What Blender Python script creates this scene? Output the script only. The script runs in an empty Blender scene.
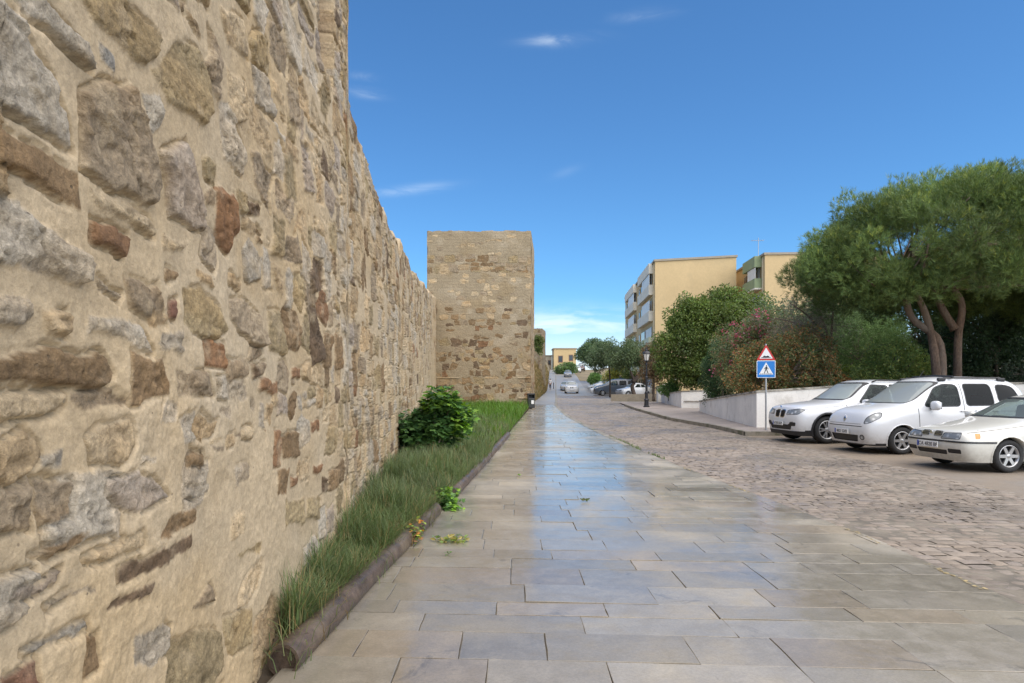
import bpy, bmesh, math, random
import numpy as np
from mathutils import Vector, Matrix

R = math.radians
random.seed(11)
rng = np.random.default_rng(7)
scene = bpy.context.scene
COL = scene.collection
F, CX, HY, EYE = 650.0, 512.0, 387.0, 1.6          # focal length in pixels, principal column, horizon row, eye height


def at(px, py, Y):
    """world point seen at a pixel of the photograph when it stands Y metres away"""
    return ((px - CX) / F * Y, Y, EYE - (py - HY) / F * Y)


def tag(o, label=None, cat=None, group=None, kind=None):
    if label: o['label'] = label
    if cat: o['category'] = cat
    if group: o['group'] = group
    if kind: o['kind'] = kind
    return o


def empty(name, loc=(0, 0, 0), rz=0.0, label=None, cat=None, group=None):
    o = bpy.data.objects.new(name, None)
    COL.objects.link(o)
    o.location = loc
    o.rotation_euler = (0, 0, rz)
    o.empty_display_size = 0.2
    return tag(o, label, cat, group)


def link_mesh(name, me, mat=None, parent=None):
    o = bpy.data.objects.new(name, me)
    COL.objects.link(o)
    if mat is not None:
        me.materials.clear()
        me.materials.append(mat)
    if parent is not None:
        o.parent = parent
    return o


def mesh_np(name, verts, faces, mat=None, parent=None, smooth=False, col=None, attrs=None):
    """faces: list of (n,k) integer arrays"""
    if isinstance(faces, np.ndarray): faces = [faces]
    me = bpy.data.meshes.new(name)
    verts = np.asarray(verts, dtype=np.float32)
    me.vertices.add(len(verts))
    me.vertices.foreach_set('co', verts.ravel())
    loops = np.concatenate([f.ravel() for f in faces]).astype(np.int32)
    tot = np.concatenate([np.full(len(f), f.shape[1], dtype=np.int32) for f in faces])
    start = np.concatenate([[0], np.cumsum(tot)[:-1]]).astype(np.int32)
    me.loops.add(len(loops))
    me.loops.foreach_set('vertex_index', loops)
    me.polygons.add(len(tot))
    me.polygons.foreach_set('loop_start', start)
    me.polygons.foreach_set('loop_total', tot)
    me.update(calc_edges=True)
    me.polygons.foreach_set('use_smooth', np.full(len(tot), smooth, dtype=bool))
    if col is not None:
        a = me.attributes.new('col', 'FLOAT_COLOR', 'POINT')
        c = np.ones((len(verts), 4), dtype=np.float32)
        c[:, :3] = col
        a.data.foreach_set('color', c.ravel())
    for k, v in (attrs or {}).items():
        a = me.attributes.new(k, 'FLOAT', 'POINT')
        a.data.foreach_set('value', np.asarray(v, dtype=np.float32).ravel())
    me.validate()
    return link_mesh(name, me, mat, parent)


def grid_faces(nc, nr, off=0):
    """vertex index = c*nr + r"""
    c, r = np.meshgrid(np.arange(nc - 1), np.arange(nr - 1), indexing='ij')
    i = (c * nr + r).ravel() + off
    return np.stack([i, i + nr, i + nr + 1, i + 1], axis=1)


# ------------------------------------------------------------------ numpy noise
def _h(ix, iy, iz):
    n = (ix * 374761393 + iy * 668265263 + iz * 2147483647 + 1013904223) & 0xFFFFFFFF
    n = ((n ^ (n >> 13)) * 1274126177) & 0xFFFFFFFF
    n = n ^ (n >> 16)
    return (n & 0xFFFFFF) / float(0xFFFFFF)


def vnoise(x, y, z=0.0):
    x = np.asarray(x, dtype=np.float64); y = np.asarray(y, dtype=np.float64)
    z = np.zeros_like(x) + z
    ix, iy, iz = np.floor(x).astype(np.int64), np.floor(y).astype(np.int64), np.floor(z).astype(np.int64)
    fx, fy, fz = x - ix, y - iy, z - iz
    fx, fy, fz = [f * f * f * (f * (f * 6 - 15) + 10) for f in (fx, fy, fz)]
    out = 0
    for dx in (0, 1):
        for dy in (0, 1):
            for dz in (0, 1):
                w = (fx if dx else 1 - fx) * (fy if dy else 1 - fy) * (fz if dz else 1 - fz)
                out = out + w * _h(ix + dx, iy + dy, iz + dz)
    return out * 2 - 1


def fbm(x, y, z=0.0, octv=4, gain=0.5):
    s, a, t = 0, 1.0, 0
    for k in range(octv):
        s = s + a * vnoise(np.asarray(x) * 2 ** k + 17.3 * k, np.asarray(y) * 2 ** k - 9.1 * k, np.asarray(z) * 2 ** k + 3.7 * k)
        t += a; a *= gain
    return s / t


def sstep(a, b, x):
    t = np.clip((x - a) / (b - a), 0, 1)
    return t * t * (3 - 2 * t)


# ------------------------------------------------------------------ bmesh shapes
class MB:
    """collects shapes into one mesh"""
    def __init__(self):
        self.bm = bmesh.new()

    def box(self, c, s, rz=0.0, bevel=0.0, mtx=None):
        r = bmesh.ops.create_cube(self.bm, size=1.0)
        vs = r['verts']
        m = Matrix.Translation(c) @ Matrix.Rotation(rz, 4, 'Z') @ Matrix.Diagonal((s[0], s[1], s[2], 1))
        if mtx is not None: m = mtx @ m
        bmesh.ops.transform(self.bm, matrix=m, verts=vs)
        if bevel > 0:
            es = list({e for v in vs for e in v.link_edges})
            bmesh.ops.bevel(self.bm, geom=es, offset=bevel, segments=2, affect='EDGES', profile=0.5)
        return self

    def tube(self, pts, rad, n=10, cap=True):
        pts = [Vector(p) for p in pts]
        if not hasattr(rad, '__len__'): rad = [rad] * len(pts)
        rings, ref = [], None
        for i, p in enumerate(pts):
            a = pts[max(0, i - 1)]; b = pts[min(len(pts) - 1, i + 1)]
            t = (b - a).normalized()
            if ref is None:
                ref = Vector((1, 0, 0)) if abs(t.x) < 0.8 else Vector((0, 1, 0))
            u = (ref - t * ref.dot(t)).normalized(); ref = u
            w = t.cross(u)
            rings.append([self.bm.verts.new(p + (u * math.cos(2 * math.pi * k / n) + w * math.sin(2 * math.pi * k / n)) * rad[i]) for k in range(n)])
        for i in range(len(rings) - 1):
            for k in range(n):
                self.bm.faces.new((rings[i][k], rings[i][(k + 1) % n], rings[i + 1][(k + 1) % n], rings[i + 1][k]))
        if cap:
            self.bm.faces.new(rings[0][::-1]); self.bm.faces.new(rings[-1])
        return self

    def lathe(self, prof, c=(0, 0, 0), n=24, axis='Z', close=False):
        rings = []
        for (r, h) in prof:
            ring = []
            for k in range(n):
                a = 2 * math.pi * k / n
                p = (r * math.cos(a), r * math.sin(a), h) if axis == 'Z' else (r * math.cos(a), h, r * math.sin(a))
                ring.append(self.bm.verts.new(Vector(p) + Vector(c)))
            rings.append(ring)
        m = len(rings)
        for i in range(m if close else m - 1):
            A, B = rings[i], rings[(i + 1) % m]
            for k in range(n):
                self.bm.faces.new((A[k], A[(k + 1) % n], B[(k + 1) % n], B[k]))
        if not close:
            if prof[0][0] > 1e-4: self.bm.faces.new(rings[0][::-1])
            if prof[-1][0] > 1e-4: self.bm.faces.new(rings[-1])
        return self

    def prism(self, pts, vec):
        """polygon (3D points) extruded by a vector"""
        a = [self.bm.verts.new(p) for p in pts]
        b = [self.bm.verts.new(Vector(p) + Vector(vec)) for p in pts]
        self.bm.faces.new(a[::-1]); self.bm.faces.new(b)
        n = len(a)
        for i in range(n):
            self.bm.faces.new((a[i], a[(i + 1) % n], b[(i + 1) % n], b[i]))
        return self

    def blob(self, c, s, sub=2, rz=0.0, power=1.0):
        r = bmesh.ops.create_icosphere(self.bm, subdivisions=sub, radius=1.0)
        for v in r['verts']:
            if power != 1.0:
                v.co = Vector([math.copysign(abs(q) ** power, q) for q in v.co])
        m = Matrix.Translation(c) @ Matrix.Rotation(rz, 4, 'Z') @ Matrix.Diagonal((s[0], s[1], s[2], 1))
        bmesh.ops.transform(self.bm, matrix=m, verts=r['verts'])
        return self

    def build(self, name, mat, parent=None, smooth=False, loc=None):
        bmesh.ops.recalc_face_normals(self.bm, faces=self.bm.faces)
        me = bpy.data.meshes.new(name)
        self.bm.to_mesh(me); self.bm.free()
        if smooth:
            me.polygons.foreach_set('use_smooth', np.ones(len(me.polygons), dtype=bool))
        o = link_mesh(name, me, mat, parent)
        if loc is not None: o.location = loc
        return o


def auto_smooth(o, deg=35):
    me = o.data
    me.polygons.foreach_set('use_smooth', np.ones(len(me.polygons), dtype=bool))
    bm = bmesh.new(); bm.from_mesh(me)
    for e in bm.edges:
        if len(e.link_faces) == 2 and e.calc_face_angle(0) > R(deg): e.smooth = False
    bm.to_mesh(me); bm.free()
    return o


# ------------------------------------------------------------------ materials
def _mix(nt, fac, a, b, blend='MIX'):
    n = nt.nodes.new('ShaderNodeMix'); n.data_type = 'RGBA'; n.blend_type = blend
    for s, v in ((n.inputs[0], fac), (n.inputs[6], a), (n.inputs[7], b)):
        if isinstance(v, (int, float)): s.default_value = v
        elif isinstance(v, tuple): s.default_value = (*v[:3], 1)
        else: nt.links.new(v, s)
    return n.outputs[2]


def _noise(nt, scale, detail=4, rough=0.55, vec=None, dist=0.0):
    n = nt.nodes.new('ShaderNodeTexNoise')
    n.inputs['Scale'].default_value = scale; n.inputs['Detail'].default_value = detail
    n.inputs['Roughness'].default_value = rough; n.inputs['Distortion'].default_value = dist
    if vec is not None: nt.links.new(vec, n.inputs['Vector'])
    return n.outputs['Fac']


def _ramp(nt, fac, stops):
    n = nt.nodes.new('ShaderNodeMapRange'); n.interpolation_type = 'SMOOTHSTEP'
    (a, va), (b, vb) = stops
    n.inputs[1].default_value, n.inputs[2].default_value = a, b
    n.inputs[3].default_value, n.inputs[4].default_value = va, vb
    nt.links.new(fac, n.inputs[0])
    return n.outputs[0]


def _math(nt, op, a, b=0.5):
    n = nt.nodes.new('ShaderNodeMath'); n.operation = op
    for s, v in ((n.inputs[0], a), (n.inputs[1], b)):
        if isinstance(v, (int, float)): s.default_value = v
        else: nt.links.new(v, s)
    return n.outputs[0]


def _mapping(nt, scale=(1, 1, 1), rot=(0, 0, 0)):
    tc = nt.nodes.new('ShaderNodeTexCoord'); mp = nt.nodes.new('ShaderNodeMapping')
    mp.inputs['Scale'].default_value = scale; mp.inputs['Rotation'].default_value = rot
    nt.links.new(tc.outputs['Object'], mp.inputs['Vector'])
    return mp.outputs['Vector']


def new_mat(name):
    m = bpy.data.materials.new(name); m.use_nodes = True
    nt = m.node_tree
    return m, nt, nt.nodes['Principled BSDF']


def M(name, col=(0.5, 0.5, 0.5), attr=False, rough=0.6, var=0.12, vs=4.0, fine=0.08, fs=40.0, bump=0.0, bs=60.0, bd=0.01,
      metal=0.0, spec=0.5, coat=0.0, rvar=0.0, scale=(1, 1, 1), stain=None):
    """base colour (or the mesh's own 'col') times coarse and fine noise, with bump"""
    m, nt, b = new_mat(name)
    vec = _mapping(nt, scale)
    if attr:
        a = nt.nodes.new('ShaderNodeAttribute'); a.attribute_name = 'col'; base = a.outputs['Color']
    else:
        base = tuple(col)
    n1 = _noise(nt, vs, 5, 0.6, vec); n2 = _noise(nt, fs, 5, 0.65, vec)
    k1 = _ramp(nt, n1, ((0.3, 1 - var), (0.7, 1 + var))); k2 = _ramp(nt, n2, ((0.3, 1 - fine), (0.7, 1 + fine)))
    k = _math(nt, 'MULTIPLY', k1, k2)
    cc = nt.nodes.new('ShaderNodeCombineColor')
    for i in range(3): nt.links.new(k, cc.inputs[i])
    out = _mix(nt, 1.0, base, cc.outputs[0], 'MULTIPLY')
    if stain:
        s_col, s_scale, s_lo, s_hi, s_amt = stain
        sn = _noise(nt, s_scale, 6, 0.65, vec, 0.6)
        out = _mix(nt, _ramp(nt, sn, ((s_lo, 0.0), (s_hi, s_amt))), out, tuple(s_col))
    nt.links.new(out, b.inputs['Base Color'])
    b.inputs['Roughness'].default_value = rough
    if rvar > 0:
        nt.links.new(_ramp(nt, n1, ((0.35, max(0.02, rough - rvar)), (0.65, min(1, rough + rvar)))), b.inputs['Roughness'])
    b.inputs['Metallic'].default_value = metal
    b.inputs['Specular IOR Level'].default_value = spec
    b.inputs['Coat Weight'].default_value = coat
    b.inputs['Coat Roughness'].default_value = 0.06
    if bump > 0:
        bn = nt.nodes.new('ShaderNodeBump'); bn.inputs['Strength'].default_value = bump; bn.inputs['Distance'].default_value = bd
        nt.links.new(_noise(nt, bs, 6, 0.65, vec), bn.inputs['Height'])
        nt.links.new(bn.outputs[0], b.inputs['Normal'])
    return m


def leaf_mat(name, transl=0.3, rough=0.45, spec=0.35):
    m, nt, b = new_mat(name)
    a = nt.nodes.new('ShaderNodeAttribute'); a.attribute_name = 'col'
    nt.links.new(a.outputs['Color'], b.inputs['Base Color'])
    b.inputs['Roughness'].default_value = rough
    b.inputs['Specular IOR Level'].default_value = spec
    t = nt.nodes.new('ShaderNodeBsdfTranslucent')
    hs = nt.nodes.new('ShaderNodeHueSaturation'); hs.inputs['Saturation'].default_value = 1.15; hs.inputs['Value'].default_value = 1.5
    nt.links.new(a.outputs['Color'], hs.inputs['Color']); nt.links.new(hs.outputs[0], t.inputs['Color'])
    mx = nt.nodes.new('ShaderNodeMixShader'); mx.inputs[0].default_value = transl
    nt.links.new(b.outputs[0], mx.inputs[1]); nt.links.new(t.outputs[0], mx.inputs[2])
    nt.links.new(mx.outputs[0], nt.nodes['Material Output'].inputs['Surface'])
    return m
# ------------------------------------------------------------------ camera, light, sky
cam_d = bpy.data.cameras.new('camera'); cam = bpy.data.objects.new('camera', cam_d); COL.objects.link(cam)
cam.location = (0, 0, EYE); cam.rotation_euler = (R(90), 0, 0)
cam_d.sensor_width = 36; cam_d.lens = F / 1024 * 36
cam_d.shift_y = (HY - 341.5) / 1024
cam_d.clip_start = 0.05; cam_d.clip_end = 3000
scene.camera = cam

SUN_EL, SUN_AZ = 56.0, 138.0            # azimuth clockwise from +Y (the view direction): behind and to the right
sd = bpy.data.lights.new('sun', 'SUN'); sun = bpy.data.objects.new('sun', sd); COL.objects.link(sun)
sd.energy = 3.6; sd.angle = R(105); sd.color = (1.0, 0.90, 0.76)
_d = Vector((math.sin(R(SUN_AZ)) * math.cos(R(SUN_EL)), math.cos(R(SUN_AZ)) * math.cos(R(SUN_EL)), math.sin(R(SUN_EL))))
sun.rotation_euler = _d.to_track_quat('Z', 'Y').to_euler()
sun.location = (10, -10, 30)

w = bpy.data.worlds.new('World'); scene.world = w; w.use_nodes = True
nt = w.node_tree
bg = nt.nodes['Background']; bg.inputs['Strength'].default_value = 0.10
sky = nt.nodes.new('ShaderNodeTexSky'); sky.sky_type = 'NISHITA'; sky.sun_disc = False
sky.sun_elevation = R(SUN_EL); sky.sun_rotation = R(SUN_AZ)
sky.air_density = 1.0; sky.dust_density = 0.3; sky.ozone_density = 2.2; sky.altitude = 10
tc = nt.nodes.new('ShaderNodeTexCoord')
nrm = nt.nodes.new('ShaderNodeVectorMath'); nrm.operation = 'NORMALIZE'; nt.links.new(tc.outputs['Generated'], nrm.inputs[0])
sep = nt.nodes.new('ShaderNodeSeparateXYZ'); nt.links.new(nrm.outputs[0], sep.inputs[0])


def wisp(px, py, wx, wy, tilt, amt):
    """a soft streak of cirrus in one direction of the sky"""
    v = Vector(((px - CX) / F, 1.0, (HY - py) / F)).normalized()
    u = Vector((v.y, -v.x, 0)).normalized(); t = v.cross(u) * -1
    u2 = u * math.cos(tilt) + t * math.sin(tilt); t2 = t * math.cos(tilt) - u * math.sin(tilt)
    outs = []
    for ax, ww in ((u2, wx), (t2, wy)):
        dn = nt.nodes.new('ShaderNodeVectorMath'); dn.operation = 'DOT_PRODUCT'
        nt.links.new(nrm.outputs[0], dn.inputs[0]); dn.inputs[1].default_value = ax
        outs.append(_math(nt, 'POWER', _math(nt, 'ABSOLUTE', _math(nt, 'DIVIDE', _math(nt, 'SUBTRACT', dn.outputs['Value'], v.dot(ax)), ww)), 2.0))
    g = _math(nt, 'EXPONENT', _math(nt, 'MULTIPLY', _math(nt, 'ADD', outs[0], outs[1]), -1.0))
    front = nt.nodes.new('ShaderNodeVectorMath'); front.operation = 'DOT_PRODUCT'
    nt.links.new(nrm.outputs[0], front.inputs[0]); front.inputs[1].default_value = v
    g = _math(nt, 'MULTIPLY', g, _math(nt, 'GREATER_THAN', front.outputs['Value'], 0.0))
    mp = nt.nodes.new('ShaderNodeMapping'); mp.inputs['Rotation'].default_value = (0, -tilt, 0); mp.inputs['Scale'].default_value = (9, 9, 42)
    nt.links.new(nrm.outputs[0], mp.inputs['Vector'])
    nz = _ramp(nt, _noise(nt, 1.0, 5, 0.6, mp.outputs['Vector'], 0.8), ((0.36, 0.1), (0.68, 1.0)))
    return _math(nt, 'MULTIPLY', _math(nt, 'MULTIPLY', g, nz), amt)


mask = None
for a in ((560, 40, .040, .007, 0.0, .36), (364, 92, .022, .006, -.05, .3), (360, 76, .02, .005, .0, .25), (408, 190, .05, .006, .16, .28),
          (640, 15, .035, .006, .0, .14), (566, 172, .02, .006, .3, .05), (560, 326, .16, .022, .0, .75), (620, 342, .22, .016, .02, .55)):
    g = wisp(*a)
    mask = g if mask is None else _math(nt, 'MAXIMUM', mask, g)
haze = _ramp(nt, sep.outputs['Z'], ((0.0, 0.95), (0.13, 0.0)))
mask = _math(nt, 'MAXIMUM', mask, haze)
SKY_TINT = _mix(nt, 1.0, sky.outputs[0], (0.44, 0.77, 1.02), 'MULTIPLY')
colr = _mix(nt, mask, SKY_TINT, (6.2, 6.9, 7.4))
nt.links.new(colr, bg.inputs['Color'])

scene.view_settings.view_transform = 'Standard'; scene.view_settings.look = 'None'
scene.view_settings.exposure = 0.8; scene.view_settings.gamma = 1.0; scene.view_settings.use_curve_mapping = False
scene.cycles.max_bounces = 6; scene.cycles.diffuse_bounces = 3; scene.cycles.glossy_bounces = 3; scene.cycles.transparent_max_bounces = 8
scene.cycles.caustics_reflective = False; scene.cycles.caustics_refractive = False
scene.cycles.use_denoising = True
# ------------------------------------------------------------------ old masonry: one displaced surface with stones set in mortar
PAL = {'grey': (.295, .255, .20), 'lgrey': (.365, .325, .265), 'blue': (.225, .215, .195), 'tan': (.33, .25, .155), 'ltan': (.39, .31, .205),
       'olive': (.265, .21, .125), 'brown': (.19, .132, .075), 'rust': (.20, .118, .066), 'dark': (.125, .09, .06), 'red': (.16, .085, .06),
       'lilac': (.305, .26, .215), 'gbrown': (.25, .20, .14)}


STONE_GAIN = np.array([1.16, 1.13, 1.08])


def poly_sdf(P, s, z):
    """distance inside a (roughly convex) polygon, positive inside"""
    P = np.asarray(P, dtype=float)
    x, y = P[:, 0], P[:, 1]
    if 0.5 * np.sum(x * np.roll(y, -1) - np.roll(x, -1) * y) < 0: P = P[::-1]
    # signed distance for a general polygon
    d2 = np.full(s.shape, 1e9); inside = np.zeros(s.shape, dtype=bool)
    n = len(P)
    for i in range(n):
        a, b = P[i], P[(i + 1) % n]
        e = b - a
        wx, wz = s - a[0], z - a[1]
        t = np.clip((wx * e[0] + wz * e[1]) / (e @ e + 1e-12), 0, 1)
        d2 = np.minimum(d2, (wx - e[0] * t) ** 2 + (wz - e[1] * t) ** 2)
        c = (a[1] > z) != (b[1] > z)
        with np.errstate(divide='ignore', invalid='ignore'):
            xi = a[0] + (z - a[1]) * e[0] / (e[1] if abs(e[1]) > 1e-12 else 1e-12)
        inside ^= c & (s < xi)
    d = np.sqrt(d2)
    return np.where(inside, d, -d)


def random_stones(s0, s1, z0, z1, occ, r, hrange, wfac, pvis, colours, jit=0.24):
    """rows of rough blocks; pvis(s,z) chance that a block shows through the mortar"""
    out = []
    z = z0
    while z < z1:
        rh = r.uniform(*hrange)
        s = s0 - r.uniform(0, .3)
        while s < s1:
            wd = rh * r.uniform(*wfac)
            zc = z + rh * .5 + .05 * math.sin(s * 0.9 + z * 2.0)
            cx = s + wd / 2
            k = 1
            if r.random() < .18: k = 2
            for q in range(k):
                hh = rh / k * r.uniform(.80, .99)
                zz = zc + (q - (k - 1) / 2) * rh / k
                ww = wd * r.uniform(.80, .99)
                if r.random() < pvis(cx, zz) and not occ(cx, zz, ww, hh):
                    a, b = ww / 2, hh / 2
                    pts = [(-a, -b * .7), (-a * .75, -b), (a * .7, -b), (a, -b * .6), (a, b * .7), (a * .7, b), (-a * .6, b), (-a, b * .6)]
                    pts = [(cx + x + r.uniform(-jit, jit) * min(ww, hh), zz + y + r.uniform(-jit, jit) * min(ww, hh)) for x, y in pts]
                    out.append((pts, colours(cx, zz, r), r.uniform(.004, .022), r.uniform(.6, 1.3)))
            s += wd
        z += rh
    return out


def masonry(S, Zg, stones, mortar_col, warp=.034, plaster=None, seed=0.0, relief=1.0):
    """S: (nc,) along the wall; Zg: (nc,nr) heights. returns displacement and colour"""
    nc, nr = Zg.shape
    Sg = np.repeat(S[:, None], nr, axis=1)
    ws = Sg + warp * fbm(Sg * 7 + seed, Zg * 7, 0, 4, .6); wz = Zg + warp * fbm(Sg * 7, Zg * 7 + 31 + seed, 5, 4, .6)
    n_big = fbm(Sg * 1.3, Zg * 1.3, 2 + seed, 4); n_mid = fbm(Sg * 5, Zg * 7, 8 + seed, 4, .55); n_fin = fbm(Sg * 22, Zg * 26, 1 + seed, 3, .6)
    ridg = 1 - np.abs(fbm(Sg * 6, Zg * 9, 4 + seed, 4, .55)) * 2
    ridg2 = 1 - np.abs(fbm(Sg * 17 + 3, Zg * 22, 9 + seed, 3, .55)) * 2
    h = (.016 * n_big + .009 * n_mid + .0028 * n_fin + .004 * np.clip(ridg2, -.3, 1) * sstep(-.1, .5, n_big)) * relief
    col = np.empty((nc, nr, 3)); col[:] = mortar_col
    col *= (1 + .10 * n_big + .07 * n_mid + .05 * n_fin)[..., None]
    warm = sstep(.05, .6, fbm(Sg * .8 + 9, Zg * .9, 3 + seed, 3))[..., None]
    col = col * (1 - warm * np.array([.02, .07, .16]))
    pale = sstep(.1, .6, fbm(Sg * 1.1 - 4, Zg * 1.6, 6 + seed, 4))[..., None]
    col = col * (1 - pale * .5) + np.array([.47, .39, .28]) * pale * .5
    cov = np.zeros((nc, nr)); base_h = h.copy()
    zmin_c, zmax_c = Zg[:, 0], Zg[:, -1]
    for pts, key, prot, rug in stones:
        P = np.asarray(pts)
        a = np.searchsorted(S, P[:, 0].min() - .05); b = np.searchsorted(S, P[:, 0].max() + .05)
        if b <= a: continue
        lo = (P[:, 1].min() - .05 - zmin_c[a:b]) / (zmax_c[a:b] - zmin_c[a:b]); hi = (P[:, 1].max() + .05 - zmin_c[a:b]) / (zmax_c[a:b] - zmin_c[a:b])
        r0 = max(0, int(math.floor(lo.min() * (nr - 1)))); r1 = min(nr, int(math.ceil(hi.max() * (nr - 1))) + 1)
        if r1 <= r0: continue
        sl = (slice(a, b), slice(r0, r1))
        d = poly_sdf(P, ws[sl], wz[sl])
        if d.max() <= 0: continue
        c = np.array(PAL[key]) * STONE_GAIN
        k1, k2 = vnoise(Sg[sl] * 3.1 + prot * 700, Zg[sl] * 3.7), n_mid[sl]
        d = d + .016 * relief * k2 - .010 * sstep(.2, .7, k1)          # mortar laps over the rim in places
        e = .014 + .03 * (rng.random() < .25)
        t = np.where(d > 0, np.clip(d / e, 0, 1) ** .7, 0)
        q = fbm(Sg[sl] * 3.2 + prot * 300, Zg[sl] * 6.5, prot * 50, 5, .55) * 3.4
        fr = q - np.floor(q)
        flake = (np.floor(q) + sstep(.78, .95, fr)) * .0070                   # broken, layered faces
        face = rug * (flake - .006 + .007 * ridg[sl] + .0035 * ridg2[sl]) + .004 * n_fin[sl]
        tilt = (wz[sl] - P[:, 1].mean()) * rng.uniform(-.10, .05) + (ws[sl] - P[:, 0].mean()) * rng.uniform(-.07, .07)
        tilt = np.clip(tilt, -.03, .03)
        groove = np.exp(-((d + .004) / .006) ** 2) * .026 * sstep(-.3, .4, -k1)
        h[sl] = np.where(d > 0, h[sl] * (1 - t) + t * (prot * .54 + (face + tilt) * relief), h[sl]) - groove * relief
        m = sstep(-.002, .007, d + .005 * n_fin[sl])[..., None]
        vein = 1 + .20 * n_mid[sl] + .16 * n_fin[sl] + .12 * n_big[sl] + .10 * ridg2[sl]
        crack = np.exp(-(fbm(Sg[sl] * 2.6 + prot * 410, Zg[sl] * 4.2, prot * 60, 4, .6) / .022) ** 2) * sstep(.008, .03, d)
        h[sl] = h[sl] - crack * .010 * relief
        bed = 1 + .10 * np.sin(Zg[sl] * 160 + 9 * fbm(Sg[sl] * 3, Zg[sl] * 3, prot * 40, 3)) * sstep(-.2, .4, k1)
        cc = c * (vein * bed * (1 - .35 * crack))[..., None] * rng.uniform(.86, 1.14)
        tone2 = sstep(-.2, .4, fbm(Sg[sl] * 3 + prot * 200, Zg[sl] * 5, prot * 80, 3))[..., None]
        cc = cc * (1 - tone2 * np.array([.02, .08, .16]))
        lich = sstep(.22, .7, fbm(Sg[sl] * 8 + prot * 500, Zg[sl] * 8, 3, 3))[..., None]        # mortar smears
        cc = cc * (1 - .55 * lich) + np.array(mortar_col) * .55 * lich
        col[sl] = col[sl] * (1 - m) + cc * m
        cov[sl] = np.maximum(cov[sl], m[..., 0])
    if plaster is not None:
        p = plaster(Sg, Zg)[..., None]
        col = col * (1 - .8 * p) + np.array([.47, .365, .23]) * (1 + .08 * n_big + .05 * n_mid)[..., None] * .8 * p
        h = h * (1 - .7 * p[..., 0])
    return h, np.clip(col, .02, .8), cov


def stone_material(name, bs=55.0, bump=.9, bd=.018, masked=False):
    m, nt, b = new_mat(name)
    a = nt.nodes.new('ShaderNodeAttribute'); a.attribute_name = 'col'
    vec = _mapping(nt)
    n1 = _noise(nt, 38, 6, .7, vec); n2 = _noise(nt, 150, 4, .7, vec); n3 = _noise(nt, 11, 5, .65, vec, .4)
    k = _math(nt, 'MULTIPLY', _math(nt, 'MULTIPLY', _ramp(nt, n1, ((.25, .72), (.75, 1.25))), _ramp(nt, n2, ((.25, .84), (.75, 1.16)))),
              _ramp(nt, n3, ((.3, .86), (.7, 1.12))))
    if masked:      # the mortar is smoother than the stones
        sm = nt.nodes.new('ShaderNodeAttribute'); sm.attribute_name = 'stone'
        amt = _ramp(nt, sm.outputs['Fac'], ((0.0, .6), (1.0, 1.05)))
        k = _math(nt, 'ADD', 1.0, _math(nt, 'MULTIPLY', _math(nt, 'SUBTRACT', k, 1.0), amt))
    cc = nt.nodes.new('ShaderNodeCombineColor')
    for i in range(3): nt.links.new(k, cc.inputs[i])
    out = _mix(nt, 1.0, a.outputs['Color'], cc.outputs[0], 'MULTIPLY')
    # dark pits
    vo = nt.nodes.new('ShaderNodeTexVoronoi'); vo.inputs['Scale'].default_value = 23; vo.inputs['Randomness'].default_value = 1
    nt.links.new(vec, vo.inputs['Vector'])
    pit = _math(nt, 'MULTIPLY', _ramp(nt, vo.outputs['Distance'], ((.06, 1.0), (.16, 0.0))), _ramp(nt, n3, ((.52, 0.0), (.62, .7))))
    out = _mix(nt, pit, out, (.10, .08, .055))
    nt.links.new(out, b.inputs['Base Color'])
    b.inputs['Roughness'].default_value = .88; b.inputs['Specular IOR Level'].default_value = .25
    bn = nt.nodes.new('ShaderNodeBump'); bn.inputs['Strength'].default_value = bump; bn.inputs['Distance'].default_value = bd
    hh = _math(nt, 'ADD', _noise(nt, bs, 7, .7, vec), _math(nt, 'MULTIPLY', n3, 1.2))
    hh = _math(nt, 'SUBTRACT', hh, _math(nt, 'MULTIPLY', pit, .5))
    if masked: nt.links.new(_ramp(nt, sm.outputs['Fac'], ((0.0, .45), (1.0, bump))), bn.inputs['Strength'])
    nt.links.new(hh, bn.inputs['Height']); nt.links.new(bn.outputs[0], b.inputs['Normal'])
    return m


MAT_STONE = stone_material('old_stone', masked=True)
MAT_STONE_FAR = stone_material('old_stone_far', 14.0, .6, .03)

# ---- the long rampart wall on the left: X = WA + WB*Y
WA, WB = -1.082, -.0897
WN = Vector((1, -WB, 0)).normalized()


def wp(px, py):
    r = (px - CX) / F
    Y = WA / (r - WB)
    return (Y, EYE - (py - HY) / F * Y)


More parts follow.
